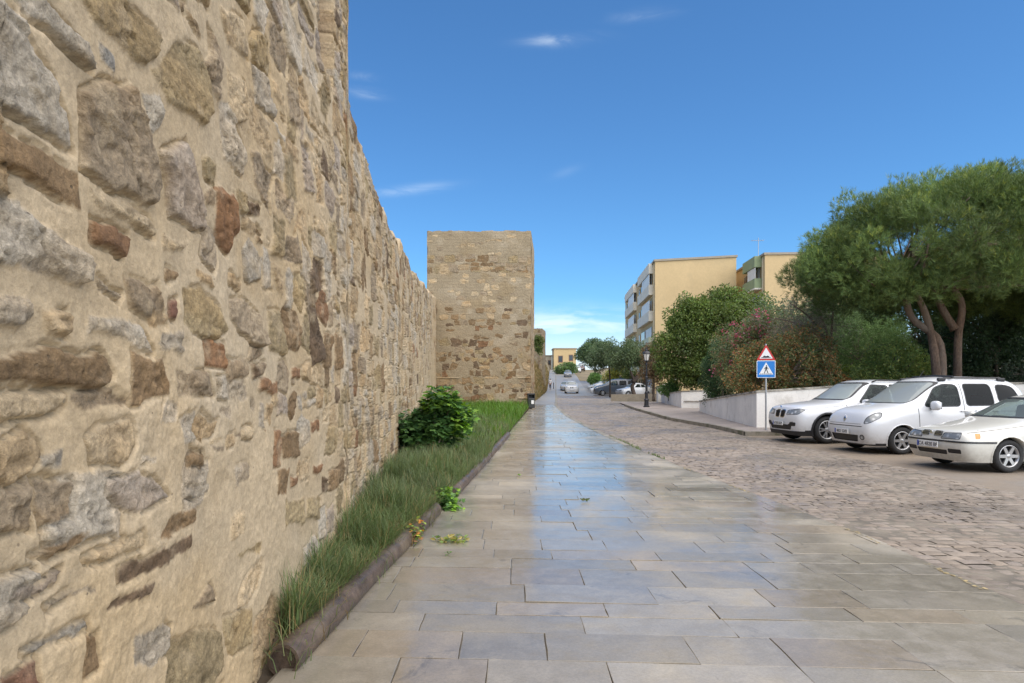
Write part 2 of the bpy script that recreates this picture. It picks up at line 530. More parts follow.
PXST = [
 ('lgrey', .030, [(6, -14), (38, -4), (79, 32), (91, 72), (58, 44), (23, 17)]), ('lgrey', .030, [(-20, -10), (20, 26), (23, 38), (56, 79), (73, 149), (47, 143), (26, 126), (-20, 98)]),
 ('blue', .022, [(96, 37), (102, 38), (117, 61), (115, 73), (100, 62)]), ('olive', .020, [(66, -12), (126, -4), (164, 38), (150, 70), (139, 69), (97, 26)]),
 ('gbrown', .034, [(82, 88), (112, 82), (134, 84), (148, 130), (160, 190), (149, 207), (112, 186), (80, 165)]), ('olive', .016, [(154, 70), (174, 40), (199, 50), (212, 85), (207, 129), (169, 100)]),
 ('lgrey', .02, [(142, 90), (159, 92), (165, 119), (154, 135)]), ('lilac', .030, [(164, 149), (189, 139), (198, 180), (204, 231), (172, 221)]),
 ('lgrey', .022, [(219, 102), (229, 100), (246, 149), (244, 177), (224, 159)]), ('rust', .022, [(216, 187), (236, 192), (239, 229), (229, 256), (219, 244)]),
 ('dark', .008, [(248, 201), (262, 205), (260, 220), (248, 213)]), ('rust', .018, [(92, 219), (112, 222), (130, 234), (122, 254), (92, 240)]),
 ('lgrey', .038, [(-20, 190), (29, 210), (84, 248), (90, 261), (84, 285), (61, 284), (29, 271), (-20, 258)]), ('brown', .02, [(-10, 128), (40, 152), (78, 176), (80, 212), (30, 186), (-10, 165)]),
 ('ltan', .024, [(87, 184), (149, 214), (154, 234), (95, 204)]), ('grey', .03, [(-12, 301), (15, 290), (34, 294), (37, 313), (19, 327), (-12, 325)]),
 ('tan', .03, [(42, 306), (69, 309), (69, 333), (46, 333)]), ('lgrey', .028, [(85, 313), (112, 314), (140, 323), (148, 350), (87, 338)]),
 ('gbrown', .03, [(124, 274), (158, 287), (168, 324), (129, 309)]), ('red', .014, [(169, 300), (177, 300), (175, 321), (170, 318)]),
 ('brown', .02, [(-20, 350), (42, 345), (106, 356), (111, 377), (103, 390), (42, 381), (-20, 378)]), ('brown', .02, [(128, 354), (158, 361), (165, 396), (129, 404)]),
 ('grey', .016, [(100, 280), (122, 293), (119, 303), (100, 293)]), ('grey', .024, [(153, 342), (168, 331), (182, 330), (182, 356), (155, 354)]),
 ('olive', .026, [(181, 289), (200, 288), (220, 308), (227, 329), (217, 340), (182, 327)]), ('gbrown', .026, [(231, 297), (244, 296), (260, 314), (264, 348), (250, 344), (230, 317)]),
 ('tan', .02, [(148, 302), (170, 314), (167, 328), (148, 325)]), ('rust', .016, [(203, 337), (224, 345), (225, 368), (204, 365)]),
 ('gbrown', .02, [(172, 368), (205, 372), (212, 398), (175, 398)]), ('lgrey', .02, [(214, 378), (246, 376), (248, 402), (216, 402)]),
 ('blue', .012, [(37, 458), (62, 457), (62, 472), (37, 475)]), ('brown', .02, [(187, 455), (204, 452), (206, 468), (189, 471)]),
 ('lilac', .02, [(108, 478), (135, 472), (152, 484), (167, 497), (131, 510), (108, 497)]), ('grey', .014, [(185, 489), (209, 484), (209, 491), (185, 497)]),
 ('brown', .014, [(30, 554), (58, 540), (92, 531), (92, 537), (50, 556)]), ('brown', .016, [(158, 535), (169, 518), (194, 509), (194, 524), (173, 533)]),
 ('gbrown', .010, [(-10, 482), (31, 482), (35, 528), (-10, 534)]), ('gbrown', .008, [(37, 484), (71, 482), (69, 516), (42, 525)]),
 ('dark', .016, [(115, 570), (150, 553), (190, 538), (190, 550), (116, 583)]), ('dark', .018, [(97, 614), (116, 593), (153, 579), (147, 598), (112, 614)]),
 ('ltan', .016, [(83, 559), (139, 531), (141, 543), (85, 569)]), ('lilac', .018, [(12, 589), (62, 570), (58, 586), (6, 606)]),
 ('grey', .014, [(42, 601), (96, 586), (93, 596), (46, 614)]), ('blue', .014, [(22, 648), (85, 624), (86, 632), (31, 656)]),
 ('gbrown', .018, [(189, 603), (210, 588), (215, 599), (200, 612)]), ('olive', .022, [(166, 643), (216, 627), (217, 667), (200, 695), (162, 695)]),
 ('grey', .02, [(131, 630), (169, 628), (166, 651), (131, 675)]), ('olive', .02, [(223, 616), (251, 608), (251, 643), (227, 652)]),
 ('olive', .014, [(233, 556), (259, 540), (259, 552), (240, 563)]), ('red', .014, [(6, 676), (38, 662), (40, 700), (12, 700)]),
 ('brown', .014, [(83, 643), (96, 632), (98, 670), (83, 675)]), ('olive', .02, [(269, 308), (280, 311), (287, 353), (269, 356)]),
 ('dark', .02, [(308, 306), (315, 308), (325, 361), (312, 364)]), ('brown', .018, [(323, 332), (332, 334), (332, 368), (323, 368)]),
 ('brown', .018, [(334, 332), (343, 336), (343, 369), (334, 369)]), ('rust', .02, [(259, 374), (279, 384), (278, 396), (259, 392)]),
 ('dark', .012, [(252, 363), (265, 363), (264, 377), (253, 379)]), ('rust', .016, [(274, 429), (280, 429), (280, 468), (272, 468)]),
 ('brown', .018, [(282, 433), (299, 431), (299, 456), (282, 459)]), ('brown', .018, [(276, 469), (290, 467), (287, 495), (276, 497)]),
 ('rust', .014, [(291, 475), (299, 475), (299, 486), (291, 488)]), ('olive', .018, [(328, 428), (338, 428), (335, 453), (325, 455)]),
 ('dark', .01, [(322, 479), (328, 477), (328, 491), (322, 491)]), ('brown', .018, [(329, 471), (339, 467), (337, 488), (329, 491)]),
 ('rust', .014, [(313, 464), (322, 464), (321, 474), (313, 474)]), ('olive', .018, [(285, 500), (304, 496), (304, 524), (285, 526)]),
 ('olive', .016, [(306, 498), (322, 496), (321, 518), (306, 520)]), ('rust', .012, [(291, 369), (301, 367), (300, 379), (291, 379)]),
 ('rust', .012, [(311, 420), (320, 420), (320, 432), (311, 432)]), ('olive', .014, [(343, 431), (352, 431), (351, 448), (344, 449)]),
 ('olive', .016, [(282, 150), (293, 155), (297, 205), (285, 198)]), ('lgrey', .02, [(252, 60), (270, 78), (274, 120), (256, 104)]), ('ltan', .02, [(222, 8), (243, 20), (250, 60), (228, 44)]),
 ('lilac', .02, [(300, 140), (309, 150), (312, 196), (302, 190)]), ('gbrown', .02, [(286, 82), (299, 96), (301, 130), (288, 120)]),
]
hand = []
for key, prot, pp in PXST:
    hand.append(([wp(*p) for p in pp], key, prot, 1.4 if key in ('lgrey', 'lilac', 'grey', 'gbrown') else .8))
_boxes = [(min(p[0] for p in h_[0]), max(p[0] for p in h_[0]), min(p[1] for p in h_[0]), max(p[1] for p in h_[0])) for h_ in hand]


def occ_hand(cx, cz, ww, hh):
    for a, b, c, d in _boxes:
        if cx + ww * .12 > a and cx - ww * .12 < b and cz + hh * .12 > c and cz - hh * .12 < d: return True
    return False


def wall_vis(s, z):
    if s < 4.6 and z < 1.45: return .30 if z > .35 else .6
    if s > 18 and z < 3.0 + (s - 18) * .05: return .45
    if s > 33: return .3
    return .93


def wall_cols(s, z, r):
    q = r.random()
    if s < 7:
        pool = ['lgrey', 'grey', 'ltan', 'tan', 'gbrown', 'lilac', 'olive', 'ltan', 'lgrey']
        if q < .06: pool = ['rust', 'brown', 'dark', 'brown']
    else:
        pool = ['ltan', 'tan', 'gbrown', 'olive', 'tan', 'ltan', 'lgrey', 'grey']
        if q < .16: pool = ['brown', 'rust', 'brown', 'dark']
    return r.choice(pool)


rr_ = random.Random(5)
fill = random_stones(-3, 7, -.2, 7.0, occ_hand, rr_, (.15, .34), (.8, 2.0), wall_vis, wall_cols)
fill += random_stones(7, 41, -.2, 8.2, occ_hand, rr_, (.20, .46), (.7, 2.0), wall_vis, wall_cols)

# small chips of stone packed between the big ones
_bx2 = _boxes + [(min(p[0] for p in f_[0]), max(p[0] for p in f_[0]), min(p[1] for p in f_[0]), max(p[1] for p in f_[0])) for f_ in fill if f_[0][0][0] < 7]


def occ_all(cx, cz, ww, hh):
    for a, b, c, d in _bx2:
        if cx + ww * .40 > a and cx - ww * .40 < b and cz + hh * .40 > c and cz - hh * .40 < d: return True
    return False


for _k in range(3):
    fill += random_stones(.8 + .05 * _k, 7, 1.35 + .04 * _k, 6.4, occ_all, rr_, (.06, .15), (.9, 3.0), lambda s, z: .7, lambda s, z, r: r.choice(['ltan', 'tan', 'gbrown', 'lgrey', 'olive', 'tan', 'ltan', 'gbrown', 'brown']), .26)
    _bx2 += [(min(p[0] for p in f_[0]), max(p[0] for p in f_[0]), min(p[1] for p in f_[0]), max(p[1] for p in f_[0])) for f_ in fill[-400:] if f_[0][0][0] < 7]

# top line of the wall (distance, height): a taller stretch near the camera, then broken steps that climb with the street
TOP = [(-4, 6.3), (2, 6.3), (6.50, 6.2), (6.62, 4.55), (7.6, 4.47), (9.8, 4.40), (12.2, 4.42), (13.3, 4.30), (13.5, 4.62), (15.2, 4.72), (16.9, 4.55), (17.4, 4.75), (19.5, 5.0), (22.1, 5.12), (23.0, 5.38),
       (26, 5.55), (29.7, 6.0), (33, 6.3), (36, 6.7), (40.6, 7.1)]
near_s = np.linspace(-4, 1.36, 130, endpoint=False)
pxs = np.linspace(-45, 437, 760)
far_s = WA / ((pxs - CX) / F - WB)
S = np.concatenate([near_s, far_s[(far_s > 1.36) & (far_s < 40.3)]])
S = np.unique(np.concatenate([S, [6.50, 6.62, 13.3, 13.5, 40.3]]))
NR = 640
Hs = np.interp(S, [t[0] for t in TOP], [t[1] for t in TOP]) + .06 * fbm(S * 1.7, S * 0, 3, 3) + .035 * np.sign(vnoise(S * 2.3, S * 0 + 5))
V = np.linspace(0, 1, NR)
Zg = -.35 + V[None, :] * (Hs[:, None] + .35)


def wall_plaster(s, z):
    n = fbm(s * .9, z * .9, 12, 3)
    a = sstep(-.15, .15, n + .5 - np.maximum(np.abs(s - 2.9) / 1.6, np.abs(z - .95) / .45) * .9) * .75
    b = sstep(26, 33, s) * sstep(4.2, 3.0, z) * .85
    c = sstep(-.1, .4, fbm(s * .6 + 40, z * .8, 2, 3)) * .25
    return np.maximum(np.maximum(a * (1 - .9 * 0), b), c * 0)


hmap, cmap, cvmap = masonry(S, Zg, fill + hand, (.45, .355, .232), plaster=lambda s, z: sstep(26, 33, s) * sstep(4.4, 3.0, z + .5 * fbm(s * .5, z * .5, 3, 2)) * .85)
# the narrow embrasure cut into the tall stretch
Sg = np.repeat(S[:, None], NR, axis=1)
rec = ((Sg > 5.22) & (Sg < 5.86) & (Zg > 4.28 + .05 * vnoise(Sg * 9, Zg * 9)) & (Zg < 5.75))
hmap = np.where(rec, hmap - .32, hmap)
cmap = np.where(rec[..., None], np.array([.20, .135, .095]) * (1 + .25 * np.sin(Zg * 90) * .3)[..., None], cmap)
ztop = sstep(0, .10, (Hs[:, None] - Zg))
X = WA + WB * Sg
hm = hmap - (1 - ztop) * .05 * (1 + fbm(Sg * 5, Zg * 5, 7, 3))
VX, VY, VZ = X + WN.x * hm, Sg + WN.y * hm, Zg + 0 * hm
front = np.stack([VX, VY, VZ], axis=-1).reshape(-1, 3)
nc = len(S)
# rounded rubble top and the back
back_rows = []
for k, (off, dz) in enumerate(((.12, .03), (.45, .05), (.9, .02), (1.2, -.06))):
    zz = Hs + dz + .04 * fbm(S * 4, S * 0 + k, 3, 3)
    back_rows.append(np.stack([WA + WB * S - WN.x * off, S - WN.y * off, zz], axis=-1))
back_rows.append(np.stack([WA + WB * S - WN.x * 1.25, S - WN.y * 1.25, np.full(nc, -.35)], axis=-1))
back = np.stack(back_rows, axis=1)                                   # nc,5,3
allv = np.concatenate([front.reshape(nc, NR, 3), back], axis=1)
allc = np.concatenate([cmap, np.tile(np.array([.36, .29, .19]), (nc, 5, 1))], axis=1)
NR2 = NR + 5
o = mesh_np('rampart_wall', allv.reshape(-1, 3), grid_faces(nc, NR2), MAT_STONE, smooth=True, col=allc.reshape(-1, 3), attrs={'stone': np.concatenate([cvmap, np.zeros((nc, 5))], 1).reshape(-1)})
tag(o, 'long old rampart wall of rough mixed stones in sandy mortar beside the footpath', 'wall')

# ---- the square tower at the end of the wall
TX0, TX1, TY, TZ = -5.23, 1.17, 40.0, 11.2


def tower_vis(s, z):
    if z > 9.75: return .10
    if z > 8.65: return .9
    if z > 6.5: return .22
    if z > 5.3: return .55
    if z > 4.75: return .15
    return .72


def tower_cols(s, z, r):
    if z > 9.75 or 6.5 < z < 8.65: return r.choice(['tan', 'ltan', 'ltan', 'gbrown'])
    if z > 8.65: return r.choice(['brown', 'olive', 'tan', 'gbrown', 'olive', 'gbrown', 'brown'])
    return r.choice(['brown', 'rust', 'dark', 'brown', 'gbrown', 'olive', 'brown', 'dark', 'tan', 'tan'])


def tower_face(p0, p1, z0, z1, nc, nr, seed, vis, cols, hr=(.22, .5)):
    """one face of a tower between two ground points, with its stones"""
    L = (Vector(p1) - Vector(p0)).length
    S = np.linspace(0, L, nc); Z = np.linspace(z0, z1, nr)
    Zg = np.repeat(Z[None, :], nc, axis=0)
    st = random_stones(.05, L - .1, max(z0, 0), 4.72, lambda *a: False, random.Random(seed), hr, (.7, 1.9), vis, cols, .30)
    st += random_stones(.05, L - .1, 4.72, 8.68, lambda *a: False, random.Random(seed + 1), (.3, .44), (.8, 1.9), vis, cols, .16)
    st += random_stones(.05, L - .1, 8.70, 9.72, lambda *a: False, random.Random(seed + 2), (.47, .53), (.8, 1.6), vis, cols, .10)
    st += random_stones(.05, L - .1, 9.75, z1 - .1, lambda *a: False, random.Random(seed + 3), (.14, .24), (1.5, 4), vis, cols, .10)
    h, c, _cv = masonry(S, Zg, st, (.325, .258, .168), warp=.05, seed=seed, relief=1.0)
    # thin courses in the upper plain bands
    course = np.sin(Zg * 34 + 1.2 * fbm(np.repeat(S[:, None], nr, 1) * .6, Zg * .6, 2, 2)) * (sstep(5, 7, Zg))
    c = c * (1 + .07 * course * (.6 + .6 * fbm(np.repeat(S[:, None], nr, 1) * 2, Zg * 6, 4, 2)))[..., None]
    for zc in (2.15, .9):
        h = h + .05 * np.exp(-((Zg - zc) / .04) ** 2) * sstep(.2, .5, fbm(np.repeat(S[:, None], nr, 1) * .8, Zg * .1, 5, 2) + .5)
    return S, Zg, h, c


def tower(name, label, corners, z0, z1, res, seed, vis, cols):
    vs, cs, fs, off = [], [], [], 0
    n = len(corners)
    cen = Vector((sum(c[0] for c in corners) / n, sum(c[1] for c in corners) / n))
    tops = []
    for i in range(n):
        p0, p1 = Vector(corners[i]), Vector(corners[(i + 1) % n])
        nc, nr = res if i == 0 else (res[0] // 3, res[1] // 3)
        S, Zg, h, c = tower_face(p0, p1, z0, z1, nc, nr, seed + i * 10, vis, cols)
        L = (p1 - p0).length
        d = (p1 - p0) / L; nn = Vector((d.y, -d.x))
        edge = np.minimum(sstep(0, .08, S), sstep(0, .08, L - S))[:, None]
        topw = 1 - sstep(z1 - .15, z1, Zg)
        h = h * edge * topw
        wob = ((.05 * fbm(S * 2.2, S * 0 + seed, 2, 4) + .018 * np.sign(vnoise(S * 4.3, S * 0 + seed)))[:, None] * sstep(z1 - .5, z1, Zg) * (.4 + .6 * edge))
        h = h + .05 * (vnoise(Zg * 1.9 + i * 7, S[:, None] * .2 + 0 * Zg) - .2) * (1 - edge)
        px = p0.x + d.x * S[:, None] + nn.x * h; py = p0.y + d.y * S[:, None] + nn.y * h
        v = np.stack([px, py, Zg + wob], axis=-1)
        vs.append(v.reshape(-1, 3)); cs.append(c.reshape(-1, 3)); fs.append(grid_faces(nc, nr, off)); off += nc * nr
        tops.append(v[:, -1])
    ring = np.concatenate(tops); m = len(ring)
    top_c = np.array([[cen.x, cen.y, z1 - .25]])
    vs.append(ring); vs.append(top_c); cs.append(np.tile(np.array([.3, .25, .17]), (m + 1, 1)))
    i = np.arange(m)
    fs.append(np.stack([off + i, off + (i + 1) % m, np.full(m, off + m)], axis=1))
    o = mesh_np(name, np.concatenate(vs), fs, MAT_STONE_FAR, smooth=True, col=np.concatenate(cs))
    return tag(o, label, 'tower')


tower('stone_tower', 'tall square stone tower with banded masonry at the end of the rampart', [(TX0, TY), (TX1, TY), (TX1 + .4, TY + 6), (TX0 + .4, TY + 6)], -.2, TZ, (330, 520), 50, tower_vis, tower_cols)
tower('stone_tower', 'small distant brown tower peeping out from behind the large square tower', [(1.6, 93), (4.25, 92), (5.0, 97), (1.6, 98)], .5, 9.9, (60, 160), 90,
      lambda s, z: .4, lambda s, z, r: r.choice(['brown', 'tan', 'olive', 'gbrown']))
# ------------------------------------------------------------------ ground, pavement, setts
_GY = [-50, 0, 30, 42, 60, 75, 92, 105, 118, 130, 143, 175, 220, 300, 2500]
_GZ = [0, 0, .07, .2, .42, .58, .68, 1.0, 1.85, 2.8, 3.85, 5.6, 7.6, 9, 9]
_yy = np.linspace(-50, 400, 1801); _zz = np.interp(_yy, _GY, _GZ)
_k = np.ones(21) / 21; _zz = np.convolve(np.pad(_zz, 10, mode='edge'), _k, mode='valid')


def gz(y): return np.interp(y, _yy, _zz)


LK = ([-6, 4.6, 7, 10, 16, 26, 31, 37, 45, 60, 100, 125, 180, 260], [3.75, 3.7, 3.76, 3.54, 3.12, 2.84, 2.75, 2.85, 3.1, 4.15, 6.8, 8.5, 12.2, 17.5])
RK = ([-6, 5, 9.4, 13, 19.6, 20.8, 24, 30, 40, 48, 60, 75, 92, 125, 180, 260], [7.0, 7.2, 7.4, 7.5, 7.6, 7.45, 7.55, 7.25, 7.6, 8.1, 9.0, 10.2, 11.3, 13.2, 16.8, 22])
EDG = ([-6, 3.5, 12.5, 26, 41], [-1.9, -1.30, -.64, .2, 1.15])                # outer line of the planted strip
SWL = ([41, 46, 60, 100, 125, 180, 260], [1.25, 1.25, 2.5, 5.35, 7.0, 10.4, 15.5])   # left side of the footpath beyond the tower
lk = lambda y: np.interp(y, *LK)
rk = lambda y: np.interp(y, *RK)
edg = lambda y: np.interp(y, *EDG)
swl = lambda y: np.where(np.asarray(y) < 41.5, edg(y), np.interp(y, *SWL))
kerb_h = lambda y: np.interp(y, [-5, 12, 20, 30, 200], [.012, .012, .04, .11, .13])


def strip(name, y0, y1, fl, fr, dz, mat, n=120, m=6, kind='structure', dy=None, zf=None):
    ys = np.linspace(y0, y1, n) if dy is None else dy
    t = np.linspace(0, 1, m)
    X = fl(ys)[:, None] * (1 - t) + fr(ys)[:, None] * t
    Y = np.repeat(ys[:, None], m, 1)
    Z = gz(Y) + dz if zf is None else zf(X, Y)
    v = np.stack([X, Y, Z], -1).reshape(-1, 3)
    f = grid_faces(len(ys), m)[:, ::-1]
    return tag(mesh_np(name, v, f, mat, smooth=True), kind=kind)


MAT_SOIL = M('soil', (.10, .075, .05), rough=.95, var=.3, vs=1.5, bump=.6, bs=25, bd=.03)
MAT_EARTH = M('dry_earth', (.20, .155, .09), rough=.95, var=.3, vs=.35, fine=.2, fs=6, bump=.6, bs=8, bd=.06, stain=((.10, .10, .035), .6, .5, .62, .6))
MAT_GROUT = M('grout', (.17, .145, .11), rough=.7, var=.3, vs=3, bump=.5, bs=70)

# big terrain sheet to the horizon
gx = np.concatenate([np.linspace(-900, -60, 12), np.linspace(-50, 60, 56), np.linspace(70, 900, 12)])
gy = np.concatenate([np.linspace(-60, 260, 161), np.linspace(280, 2400, 16)])
GX, GY = np.meshgrid(gx, gy, indexing='ij')
rise = 4.5 * sstep(130, 230, GY) * sstep(lk(GY) + 14, lk(GY) + 60, GX) + 2.0 * sstep(24, 40, GX - rk(GY)) * sstep(40, 70, GY)
GZ = gz(GY) - .12 + rise
f = grid_faces(len(gx), len(gy))
tag(mesh_np('ground', np.stack([GX, GY, GZ], -1).reshape(-1, 3), f, MAT_EARTH, smooth=True), kind='structure')

# embankment of dry grass left of the street beyond the tower
ey = np.linspace(43, 215, 120); et = np.linspace(0, 1, 26) ** 1.3
EX0 = swl(ey) - .05
wid = 26.0
EXx = EX0[:, None] - et[None, :] ** 1.5 * wid
prof = sstep(0, .5, np.sqrt(et))
hgt = np.interp(ey, [43, 60, 90, 120, 150, 215], [2.4, 5.0, 5.0, 4.4, 3.6, 3.2])
EYy = np.repeat(ey[:, None], 26, 1)
EZ = gz(EYy) + .03 + hgt[:, None] * (1 - np.exp(-(et[None, :] ** 1.5 * wid) / .8)) + .25 * fbm(EXx * .5, EYy * .3, 3, 4) * sstep(.05, .3, et)[None, :]
tag(mesh_np('embankment', np.stack([EXx, EYy, EZ], -1).reshape(-1, 3), grid_faces(120, 26), MAT_EARTH, smooth=True), kind='structure')


def wet_material(name, wet_lo, wet_hi, rough_dry=.55, rough_wet=.10, bump=.25, bs=90, coat=1.0, tone=.35, wscale=.55):
    """stone with a film of rain: smoother and darker where it is wet"""
    m, nt, b = new_mat(name)
    a = nt.nodes.new('ShaderNodeAttribute'); a.attribute_name = 'col'
    vec = _mapping(nt)
    n0 = _noise(nt, wscale, 5, .6, vec, .5); n1 = _noise(nt, 6, 6, .65, vec, .3); n2 = _noise(nt, 60, 6, .7, vec); n3 = _noise(nt, 220, 3, .6, vec)
    wet = _ramp(nt, _math(nt, 'ADD', _math(nt, 'MULTIPLY', n0, .7), _math(nt, 'MULTIPLY', n1, .3)), ((wet_lo, 0.0), (wet_hi, 1.0)))
    k = _math(nt, 'MULTIPLY', _math(nt, 'MULTIPLY', _ramp(nt, n1, ((.25, .80), (.75, 1.18))), _ramp(nt, n2, ((.25, .86), (.75, 1.14)))), _ramp(nt, n3, ((.25, .9), (.75, 1.1))))
    k = _math(nt, 'MULTIPLY', k, _ramp(nt, wet, ((0.0, 1.0), (1.0, 1.0 - tone))))
    cc = nt.nodes.new('ShaderNodeCombineColor')
    for i in range(3): nt.links.new(k, cc.inputs[i])
    out = _mix(nt, 1.0, a.outputs['Color'], cc.outputs[0], 'MULTIPLY')
    blot = _ramp(nt, _noise(nt, 2.6, 6, .7, vec, 1.0), ((.60, 0.0), (.70, .55)))
    out = _mix(nt, blot, out, (.085, .075, .06))
    nt.links.new(out, b.inputs['Base Color'])
    nt.links.new(_ramp(nt, wet, ((0.0, rough_dry), (1.0, .38))), b.inputs['Roughness'])
    b.inputs['Specular IOR Level'].default_value = .45
    nt.links.new(_math(nt, 'MULTIPLY', wet, coat), b.inputs['Coat Weight'])
    b.inputs['Coat IOR'].default_value = 1.46
    nt.links.new(_ramp(nt, n1, ((.3, rough_wet * .5), (.7, rough_wet * 1.9))), b.inputs['Coat Roughness'])
    bn = nt.nodes.new('ShaderNodeBump'); bn.inputs['Strength'].default_value = bump; bn.inputs['Distance'].default_value = .006
    nt.links.new(_noise(nt, bs, 7, .7, vec), bn.inputs['Height']); nt.links.new(bn.outputs[0], b.inputs['Normal'])
    bn2 = nt.nodes.new('ShaderNodeBump'); bn2.inputs['Strength'].default_value = .16; bn2.inputs['Distance'].default_value = .01
    nt.links.new(_noise(nt, 9, 4, .6, vec), bn2.inputs['Height']); nt.links.new(bn2.outputs[0], b.inputs['Coat Normal'])
    return m


MAT_SLAB = wet_material('wet_slabs', .33, .55, rough_dry=.40, rough_wet=.12, coat=1.0, tone=.24)
MAT_SETT = wet_material('damp_setts', .44, .66, rough_dry=.62, rough_wet=.22, bump=.4, bs=60, coat=.55, tone=.3)
MAT_ROADFAR = M('wet_road', (.25, .235, .21), rough=.42, var=.18, vs=1.2, fine=.15, fs=14, bump=.3, bs=20, bd=.01, rvar=.1)

# grout sheets under the slabs and the setts
strip('pavement_bed', -5, 46, lambda y: edg(np.minimum(y, 41.5)) - .02, lambda y: lk(y) + .0, 0, MAT_GROUT, 180, 4, zf=lambda X, Y: gz(Y) + kerb_h(Y) - .012)
strip('road_bed', -5, 76, lambda y: lk(y) + .005, lambda y: rk(y) + .02, -.013, MAT_GROUT, 180, 4)
strip('road', 76, 250, lk, rk, 0, MAT_ROADFAR, 160, 8)

# paving slabs: real blocks, each with its own tone, tilt and chipped outline
SKEW = math.tan(R(3.2))
vs, fs, cs, off = [], [], [], 0
r = random.Random(21)
tones = [(.225, .205, .175), (.205, .19, .165), (.245, .225, .19), (.20, .19, .175), (.215, .18, .14), (.23, .215, .195), (.185, .17, .145), (.25, .235, .21)]
y = -4.0
gap = .0025
row = 0
while y < 46:
    dy = r.choice([.27, .32, .37, .42, .46]) if y > 1 else .5
    far = y > 24
    x = -2.2 + r.uniform(-.5, 0)
    while x < 4.3:
        dx = r.uniform(.5, 1.15)
        xa, xb = x + gap, x + dx - gap
        yc = y + dy / 2
        Lx, Rx = float(swl(yc)), float(lk(yc))
        xa2, xb2 = max(xa, Lx), min(xb, Rx)
        x += dx
        if xb2 - xa2 < .06: continue
        n1 = 2 if far else 5
        ed = []
        ya, yb = y + gap, y + dy - gap
        per = [(xa2 + (xb2 - xa2) * k / n1, ya) for k in range(n1)] + [(xb2, ya + (yb - ya) * k / 3) for k in range(3)] + \
              [(xb2 - (xb2 - xa2) * k / n1, yb) for k in range(n1)] + [(xa2, yb - (yb - ya) * k / 3) for k in range(3)]
        jit = .0035 if not far else .002
        per = np.array(per) + np.array([[r.uniform(-jit, jit), r.uniform(-jit, jit)] for _ in per])
        per[:, 0] = np.clip(per[:, 0], Lx, Rx)
        cen = per.mean(0)
        per_w = per.copy(); per_w[:, 1] -= per[:, 0] * SKEW
        n = len(per)
        tx, ty = max(-.008, min(.008, r.gauss(0, .004))), max(-.01, min(.01, r.gauss(0, .005)))
        dz = r.gauss(0, .0018)
        inner = cen + (per - cen) * (1 - .003 / np.maximum(.05, np.linalg.norm(per - cen, axis=1)))[:, None]
        in_w = inner.copy(); in_w[:, 1] -= inner[:, 0] * SKEW
        zb = lambda P, d: gz(P[:, 1]) + kerb_h(P[:, 1]) + d + dz + (P[:, 0] - cen[0]) * tx + (P[:, 1] + P[:, 0] * SKEW - cen[1]) * ty
        A = np.c_[per_w, zb(per_w, -.02)]; B = np.c_[per_w, zb(per_w, -.0012)]; C_ = np.c_[in_w, zb(in_w, 0)]
        cw = np.array([[cen[0], cen[1] - cen[0] * SKEW]]); D = np.c_[cw, zb(cw, r.uniform(-.0012, .0004))]
        vs.append(np.concatenate([A, B, C_, D]))
        i = np.arange(n); j = (i + 1) % n
        fs += [np.stack([off + i, off + j, off + n + j, off + n + i], 1), np.stack([off + n + i, off + n + j, off + 2 * n + j, off + 2 * n + i], 1)]
        fs.append(np.stack([off + 2 * n + i, off + 2 * n + j, np.full(n, off + 3 * n)], 1))
        c = (np.array(r.choice(tones)) * .55 + np.array([.216, .203, .180]) * .45) * np.array([1.62, 1.53, 1.36]) * r.uniform(.86, 1.12)
        cs.append(np.tile(c, (3 * n + 1, 1))); off += 3 * n + 1
    y += dy
quads = np.concatenate([q for q in fs if q.shape[1] == 4]); tris = np.concatenate([q for q in fs if q.shape[1] == 3])
tag(mesh_np('pavement', np.concatenate(vs), [quads, tris], MAT_SLAB, smooth=False, col=np.concatenate(cs)), kind='structure')
# narrow footpath beyond the tower
o = strip('footpath', 46, 250, swl, lambda y: lk(y) - .16, 0, MAT_ROADFAR, 150, 4, zf=lambda X, Y: gz(Y) + kerb_h(Y))
# its kerb: a low stone edge fading out towards the camera
MAT_KERB = M('kerb_stone', (.25, .225, .18), rough=.6, var=.2, vs=2, fine=.15, fs=30, bump=.4, bs=40, stain=((.07, .075, .03), 1.4, .5, .62, .7))


def kerb(name, ys, xf, wdt, h0, h1):
    ys = np.asarray(ys)
    sec = [(0, -.1), (0, None), (wdt, None), (wdt, -.1)]
    V = []
    for (ox, hz) in sec:
        z = gz(ys) + (h1(ys) if hz is None else hz)
        V.append(np.stack([xf(ys) + ox, ys, z], -1))
    v = np.stack(V, 1).reshape(-1, 3)
    return tag(mesh_np(name, v, grid_faces(len(ys), 4), MAT_KERB), kind='structure')


kerb('kerb', np.linspace(17, 250, 200), lambda y: lk(y) - .15, .155, 0, lambda y: kerb_h(y) + .006)

# worn yellow line along the slab edge, in broken flakes
MAT_YEL = M('worn_yellow_paint', (.40, .31, .15), rough=.6, var=.35, vs=14, fine=.3, fs=60, stain=((.2, .18, .14), 9, .45, .55, .9))
vs, fs, off = [], [], 0
for yy in np.arange(2.2, 13.0, .07):
    if vnoise(yy * 1.3, 4.0) + .35 * r.random() < .30: continue
    for q in range(2):
        cx = float(lk(yy)) + r.uniform(-.07, -.015); w_, l_ = r.uniform(.008, .024), r.uniform(.02, .05)
        n = 7
        a = np.linspace(0, 2 * np.pi, n, endpoint=False)
        rad = np.array([r.uniform(.5, 1) for _ in range(n)])
        px_, py_ = cx + w_ * rad * np.cos(a), yy + l_ * rad * np.sin(a)
        px_ = np.minimum(px_, lk(py_) - .004)
        vs.append(np.c_[px_, py_, gz(py_) + kerb_h(py_) + .005]); fs.append(np.arange(off, off + n)[None, :]); off += n
